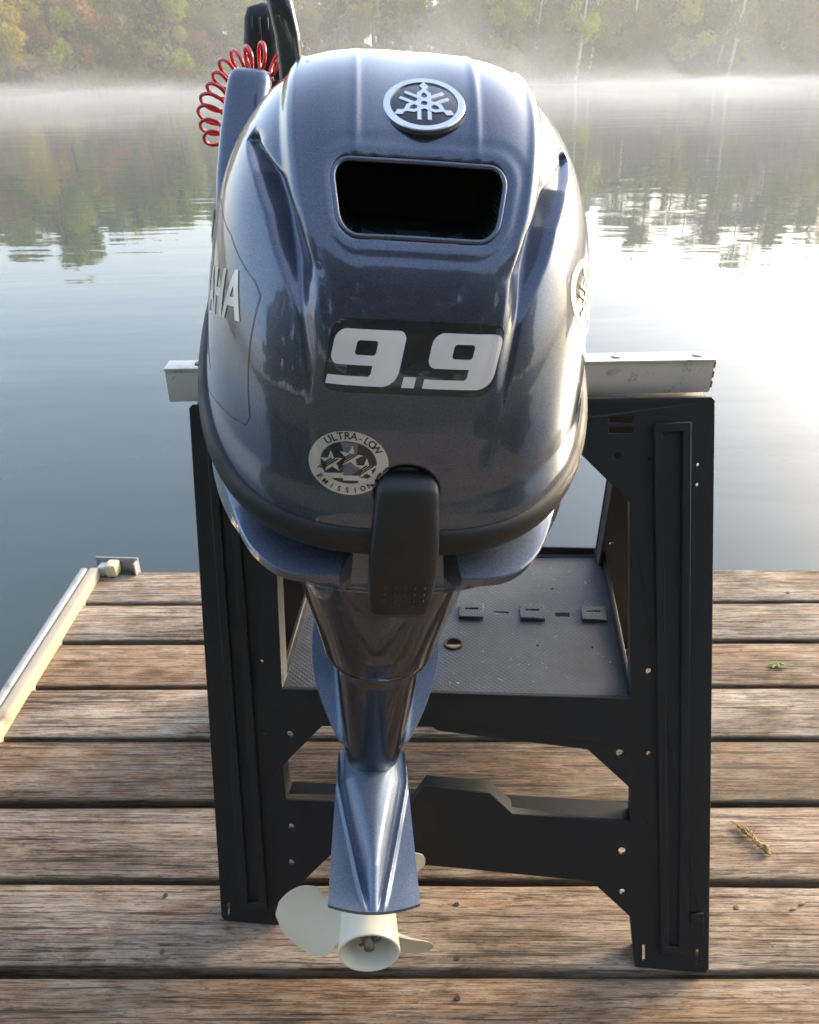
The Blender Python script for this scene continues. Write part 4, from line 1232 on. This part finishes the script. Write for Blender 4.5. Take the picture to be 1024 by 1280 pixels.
def h_main(x, t):
    ax = abs(x); w = .003 + .034 * min(1, t * 1.35) ** .85          # strut half width
    h = .022 * max(0, 1 - (ax / w) ** 2) ** .62
    h *= min(1, t * 6)
    wr = w + .0065 + .003 * t
    return h + .0042 * gauss(ax - wr, .0022) * min(1, t * 14)
plate_grid('anti_ventilation_plate', .567, .800, .332, lambda t: .0520 - .0065 * t ** 1.1 - .002 * (t > .97), h_main, M['paint_blue'])
def h_sp(x, t):
    ax = abs(x); w = .040 + .016 * t
    return .0045 * gauss(ax - w, .0028)
plate_grid('splash_plate', .752, .880, .392, lambda t: .041 + .044 * math.sin(math.pi / 2 * min(1, t * 1.35)) ** .9 - .02 * max(0, t - .8), h_sp, M['paint_blue'], nx=72, ny=40, slope=.95)
# strut, gearcase and skeg
PZ = .195
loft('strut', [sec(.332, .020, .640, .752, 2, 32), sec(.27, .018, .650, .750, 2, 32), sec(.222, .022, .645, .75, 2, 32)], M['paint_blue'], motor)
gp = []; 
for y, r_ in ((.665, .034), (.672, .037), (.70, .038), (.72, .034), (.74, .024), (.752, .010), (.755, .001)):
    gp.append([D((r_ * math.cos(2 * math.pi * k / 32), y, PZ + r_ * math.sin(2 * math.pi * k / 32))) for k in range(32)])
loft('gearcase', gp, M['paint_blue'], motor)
bm = bmesh.new()
sk = [(.675, PZ - .03), (.735, PZ - .03), (.725, .070), (.69, .070)]
vs = [bm.verts.new(D((s * .004, y, z))) for s in (-1, 1) for y, z in sk]
for f in ((0, 1, 2, 3), (7, 6, 5, 4), (0, 4, 5, 1), (1, 5, 6, 2), (2, 6, 7, 3), (3, 7, 4, 0)): bm.faces.new([vs[i] for i in f])
from_bm('skeg', bm, M['paint_blue'], motor)

# ---- propeller
def propeller():
    pr = empty('propeller'); pr.parent = motor; pr.location = D((0, .598, PZ))
    n = 40; rings = []
    prof = [(.026, .068), (.0345, .062), (.0365, .03), (.0385, .004), (.0390, .0), (.0382, -.0025), (.0355, -.0025), (.0345, .002), (.032, .022), (.029, .045), (.004, .050)]
    for r_, y in prof: rings.append([(r_ * math.cos(2 * math.pi * k / n), y, r_ * math.sin(2 * math.pi * k / n)) for k in range(n)])
    loft('hub', rings, M['prop'], pr, True, True, True, 50)
    o = tube('nut', [(0, .040, 0), (0, .016, 0)], .0115, M['steel'], pr, 6); tube('shaft_end', [(0, .045, 0), (0, .003, 0)], [.0065, .0065], M['steel'], pr, 14)
    tube('split_pin', [(-.012, .011, -.004), (0, .009, 0), (.013, .012, .003), (.015, .017, .006)], .0017, M['steel'], pr, 6)
    def blade(a0):
        nr, nc = 22, 20; V = []; Fc = []
        for i in range(nr + 1):
            t = i / nr; r_ = .033 + (.121 - .033) * t
            # angular half chord: ear shape
            ch = (.60 + .40 * min(1, t * 2.2)) * (.34 + .26 * math.sin(math.pi * min(1, t * .95 + .10))) * math.sqrt(max(0.0, 1 - max(0, (t - .35) / .65) ** 3.4)) + .01
            skew = -.18 * t ** 1.6
            for j in range(nc + 1):
                u = -1 + 2 * j / nc; a = a0 + skew + u * ch * (.9 + .5 * (1 - t) ** 2 * 0)
                rr = r_
                # screw surface: going clockwise seen from astern moves forward
                y = .044 - (a - a0) * .042 * (1) * 1.0
                V.append((rr * math.cos(a), y + .006 * t, rr * math.sin(a)))
        N1 = len(V); m_ = nc + 1
        tr = []
        for i in range(nr + 1):
            for j in range(nc + 1):
                x, y, z = V[i * m_ + j]; u = -1 + 2 * j / nc; th_ = .0045 * (1 - .6 * i / nr) * (1 - u * u) ** .5 + .0007
                if i == nr: th_ = .0007
                tr.append((x, y + th_, z))
        V += tr
        for i in range(nr):
            for j in range(nc):
                a = i * m_ + j; q = (a, a + 1, a + m_ + 1, a + m_); Fc.append(q); Fc.append(tuple(N1 + k for k in q[::-1]))
        for i in range(nr):
            a, b = i * m_, (i + 1) * m_; Fc.append((a, b, N1 + b, N1 + a)[::-1]); a += nc; b += nc; Fc.append((a, b, N1 + b, N1 + a))
        for j in range(nc):
            a = nr * m_ + j; Fc.append((a, a + 1, N1 + a + 1, N1 + a)[::-1])
        o = mk('blade', V, Fc, M['prop'], pr, True); bmm = bmesh.new(); bmm.from_mesh(o.data); bmesh.ops.recalc_face_normals(bmm, faces=bmm.faces[:]); bmm.to_mesh(o.data); bmm.free()
        o.data.set_sharp_from_angle(angle=R(50))
    for a in (182, 62, -58 + 32 - 6 + 10): pass
    for a in (195, 75, 315): blade(R(a))
    return pr
PROP = propeller()

# ---- clamp bracket behind the casing, reaching over the rail
bm = bmesh.new()
for s in (-1, 1): box_bm(bm, D((s * .055 - .008, .93, .60)), D((s * .055 + .008, 1.075, .865)), .004, 2)
box_bm(bm, D((-.070, .90, .835)), D((.070, 1.08, .865)), .006, 2)
from_bm('clamp_bracket', bm, M['paint_dark'], motor, True)
tube('swivel_tube', [D((0, .935, .55)), D((0, .935, .86))], .030, M['paint_dark'], motor, 20)
for s in (-1, 1): tube('clamp_screw', [D((s * .055, 1.06, .72)), D((s * .055, 1.13, .72))], .008, M['steel'], motor, 12)

# ---- tiller behind the cowling at the left
def W_at(px, py, y): return W2D(at_y(px, py, y))
def tiller():
    yT = 1.03
    # upright arm: lofted rounded box along a path
    path = [((286, 310), .016, .016), ((290, 262), .022, .020), ((297, 215), .029, .022), ((304, 165), .032, .024), ((310, 120), .032, .024), ((313, 100), .0315, .024), ((314, 90), .028, .022), ((314, 85), .019, .016)]
    rings = []
    for (px, py), hw, hd in path:
        c = W_at(px, py, yT - .02 + .14 * (1 - (py - 85) / 225)); ring = []
        for k in range(28):
            a = 2 * math.pi * k / 28; cc, ss = math.cos(a), math.sin(a); p = 3.6
            ring.append(D(c + Vector((hw * .86 * math.copysign(abs(cc) ** (2 / p), cc), hd * math.copysign(abs(ss) ** (2 / p), ss), 0))))
        rings.append(ring)
    loft('tiller_bracket', rings, M['paint'], motor)
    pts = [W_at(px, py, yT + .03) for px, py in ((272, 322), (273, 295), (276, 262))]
    tube('tiller_bracket_shadow_side', [D(p) for p in pts], [.006, .009, .009], M['black'], motor, 14).name = 'bracket_shade_strip'  # black tube added to stand for the shaded side of the tiller bracket
    # curved steering handle going up out of the picture
    pts = [W_at(px, py, yT + q) for px, py, q in ((366, 175, -.02), (366, 120, -.02), (364, 80, -.02), (360, 45, -.02), (353, 15, -.02), (345, -12, -.015), (334, -38, 0), (320, -60, .02))]
    sm = []
    for i in range(len(pts) - 1):
        for k in range(5): sm.append(pts[i].lerp(pts[i + 1], k / 5))
    sm.append(pts[-1])
    def flatbar(name, path, hx, hy, mat, par, p=3.2):
        rings = []
        for i, c in enumerate(path):
            t = (path[min(i + 1, len(path) - 1)] - path[max(i - 1, 0)]).normalized()
            sx = Vector((1, 0, 0)); sx = (sx - t * sx.dot(t)).normalized(); sy = t.cross(sx)
            hxx = hx[i] if hasattr(hx, '__len__') else hx; hyy = hy[i] if hasattr(hy, '__len__') else hy
            rings.append([D(c + sx * hxx * math.copysign(abs(math.cos(a)) ** (2 / p), math.cos(a)) + sy * hyy * math.copysign(abs(math.sin(a)) ** (2 / p), math.sin(a))) for a in [2 * math.pi * k / 24 for k in range(24)]])
        return loft(name, rings, mat, par)
    flatbar('tiller_handle', sm, .0135, .011, M['paint_dark'], motor)
    # ribbed grip standing behind
    g = [W_at(px, py, yT + .20) for px, py in ((329, 112), (329, 80), (328, 45), (326, 22), (325, 9), (324, 5))]
    gr = flatbar('tiller_grip', g, [.0255, .0255, .024, .021, .0165, .008], [.02, .02, .019, .016, .012, .006], M['latch'], motor)
    for k in (-1, 0, 1):
        q = [p + Vector((k * .010, -.0185 + abs(k) * .002, 0)) for p in g[:4]]
        tube('grip_rib', [D(p) for p in q], .0016, M['black'], gr, 6)
tiller()

# ================================================================== LANYARD
def lanyard():
    yL = 1.175
    key = [(352, 88), (344, 79), (333, 74), (321, 73), (309, 75), (297, 80), (287, 89), (279, 101), (273, 114), (269, 128), (267, 143), (266, 158), (268, 172), (272, 182)]
    P = [at_y(px, py, yL) for px, py in key]
    # arc-length resample
    seg = [0]
    for i in range(1, len(P)): seg.append(seg[-1] + (P[i] - P[i - 1]).length)
    L = seg[-1]; turns = 11.2; n = 620; pts = []
    def at(s):
        for i in range(1, len(P)):
            if s <= seg[i]: return P[i - 1].lerp(P[i], (s - seg[i - 1]) / (seg[i] - seg[i - 1]))
        return P[-1]
    for k in range(n):
        s = L * k / (n - 1); c = at(s); t = (at(min(L, s + .004)) - at(max(0, s - .004))).normalized()
        side = Vector((0, 1, 0)); up = t.cross(side).normalized()
        a = 2 * math.pi * turns * (k / (n - 1)) ** 1.12; r_ = .0180 + .0022 * math.sin(k * .03)
        be = .55 + .35 * k / n; pts.append(c + up * r_ * (.92 + .1 * math.sin(k * .017)) * math.cos(a) + (side * math.cos(be) + t * math.sin(be)) * r_ * math.sin(a))
    root = tag(empty('coiled_lanyard', P[0].to_tuple()), 'bright red coiled stop lanyard looped behind the left side of the motor', 'lanyard')
    o = tube('coil', [p - P[0] for p in pts], .0024, M['red'], root, 8)
    bm = bmesh.new(); box_bm(bm, (-.008, -.01, -.012), (.010, .006, .010), .003, 2); from_bm('clip', bm, M['black'], root, True)
lanyard()

# ================================================================== DEBRIS ON THE DOCK
def debris():
    p = at_z(940, 1052, 0)
    r_ = tag(empty('dried_catkin', (p.x, p.y, .001)), 'small dried yellow brown catkin lying on the boards right of the sawhorse', 'catkin')
    r_.scale = (1.0, 1.0, 1.0); bm = bmesh.new(); rr = random.Random(3)
    for k in range(46):
        t = k / 45; x = -.012 + .030 * t + rr.uniform(-.004, .004) ; y = .026 - .052 * t + rr.uniform(-.005, .005); s = rr.uniform(.002, .0048)
        bmesh.ops.create_icosphere(bm, subdivisions=1, radius=s, matrix=Matrix.Translation((x, y, .003 + rr.uniform(0, .004))) @ Matrix.Rotation(rr.uniform(0, 3), 4, 'Z') @ Matrix.Diagonal((1.6, .6, .7, 1)))
    from_bm('flowers', bm, M['straw'], r_)
    tube('stem', [(-.022, .040, .002), (-.010, .028, .004), (.004, .0, .005), (.018, -.026, .003)], .0009, M['straw'], r_, 6)
    def bit(px, py, mat, name, label, s=.004, n=4):
        p = at_z(px, py, 0); bm = bmesh.new()
        for k in range(n):
            bmesh.ops.create_icosphere(bm, subdivisions=1, radius=s, matrix=Matrix.Translation((rr.uniform(-2, 2) * s, rr.uniform(-1.2, 1.2) * s, s * .4)) @ Matrix.Rotation(rr.uniform(0, 3), 4, 'Z') @ Matrix.Diagonal((1.5, .45, .35, 1)))
        o = from_bm(name, bm, mat); o.location = (p.x, p.y, .001); tag(o, label, 'debris')
    bit(972, 833, M['leafbit'], 'leaf_bud', 'green yellow leaf bud on a far board right of the sawhorse', .006, 5)
    bit(996, 1134, M['straw'], 'wood_chip', 'pale wood chip on the board near the right edge of the photo', .005, 2)
debris()
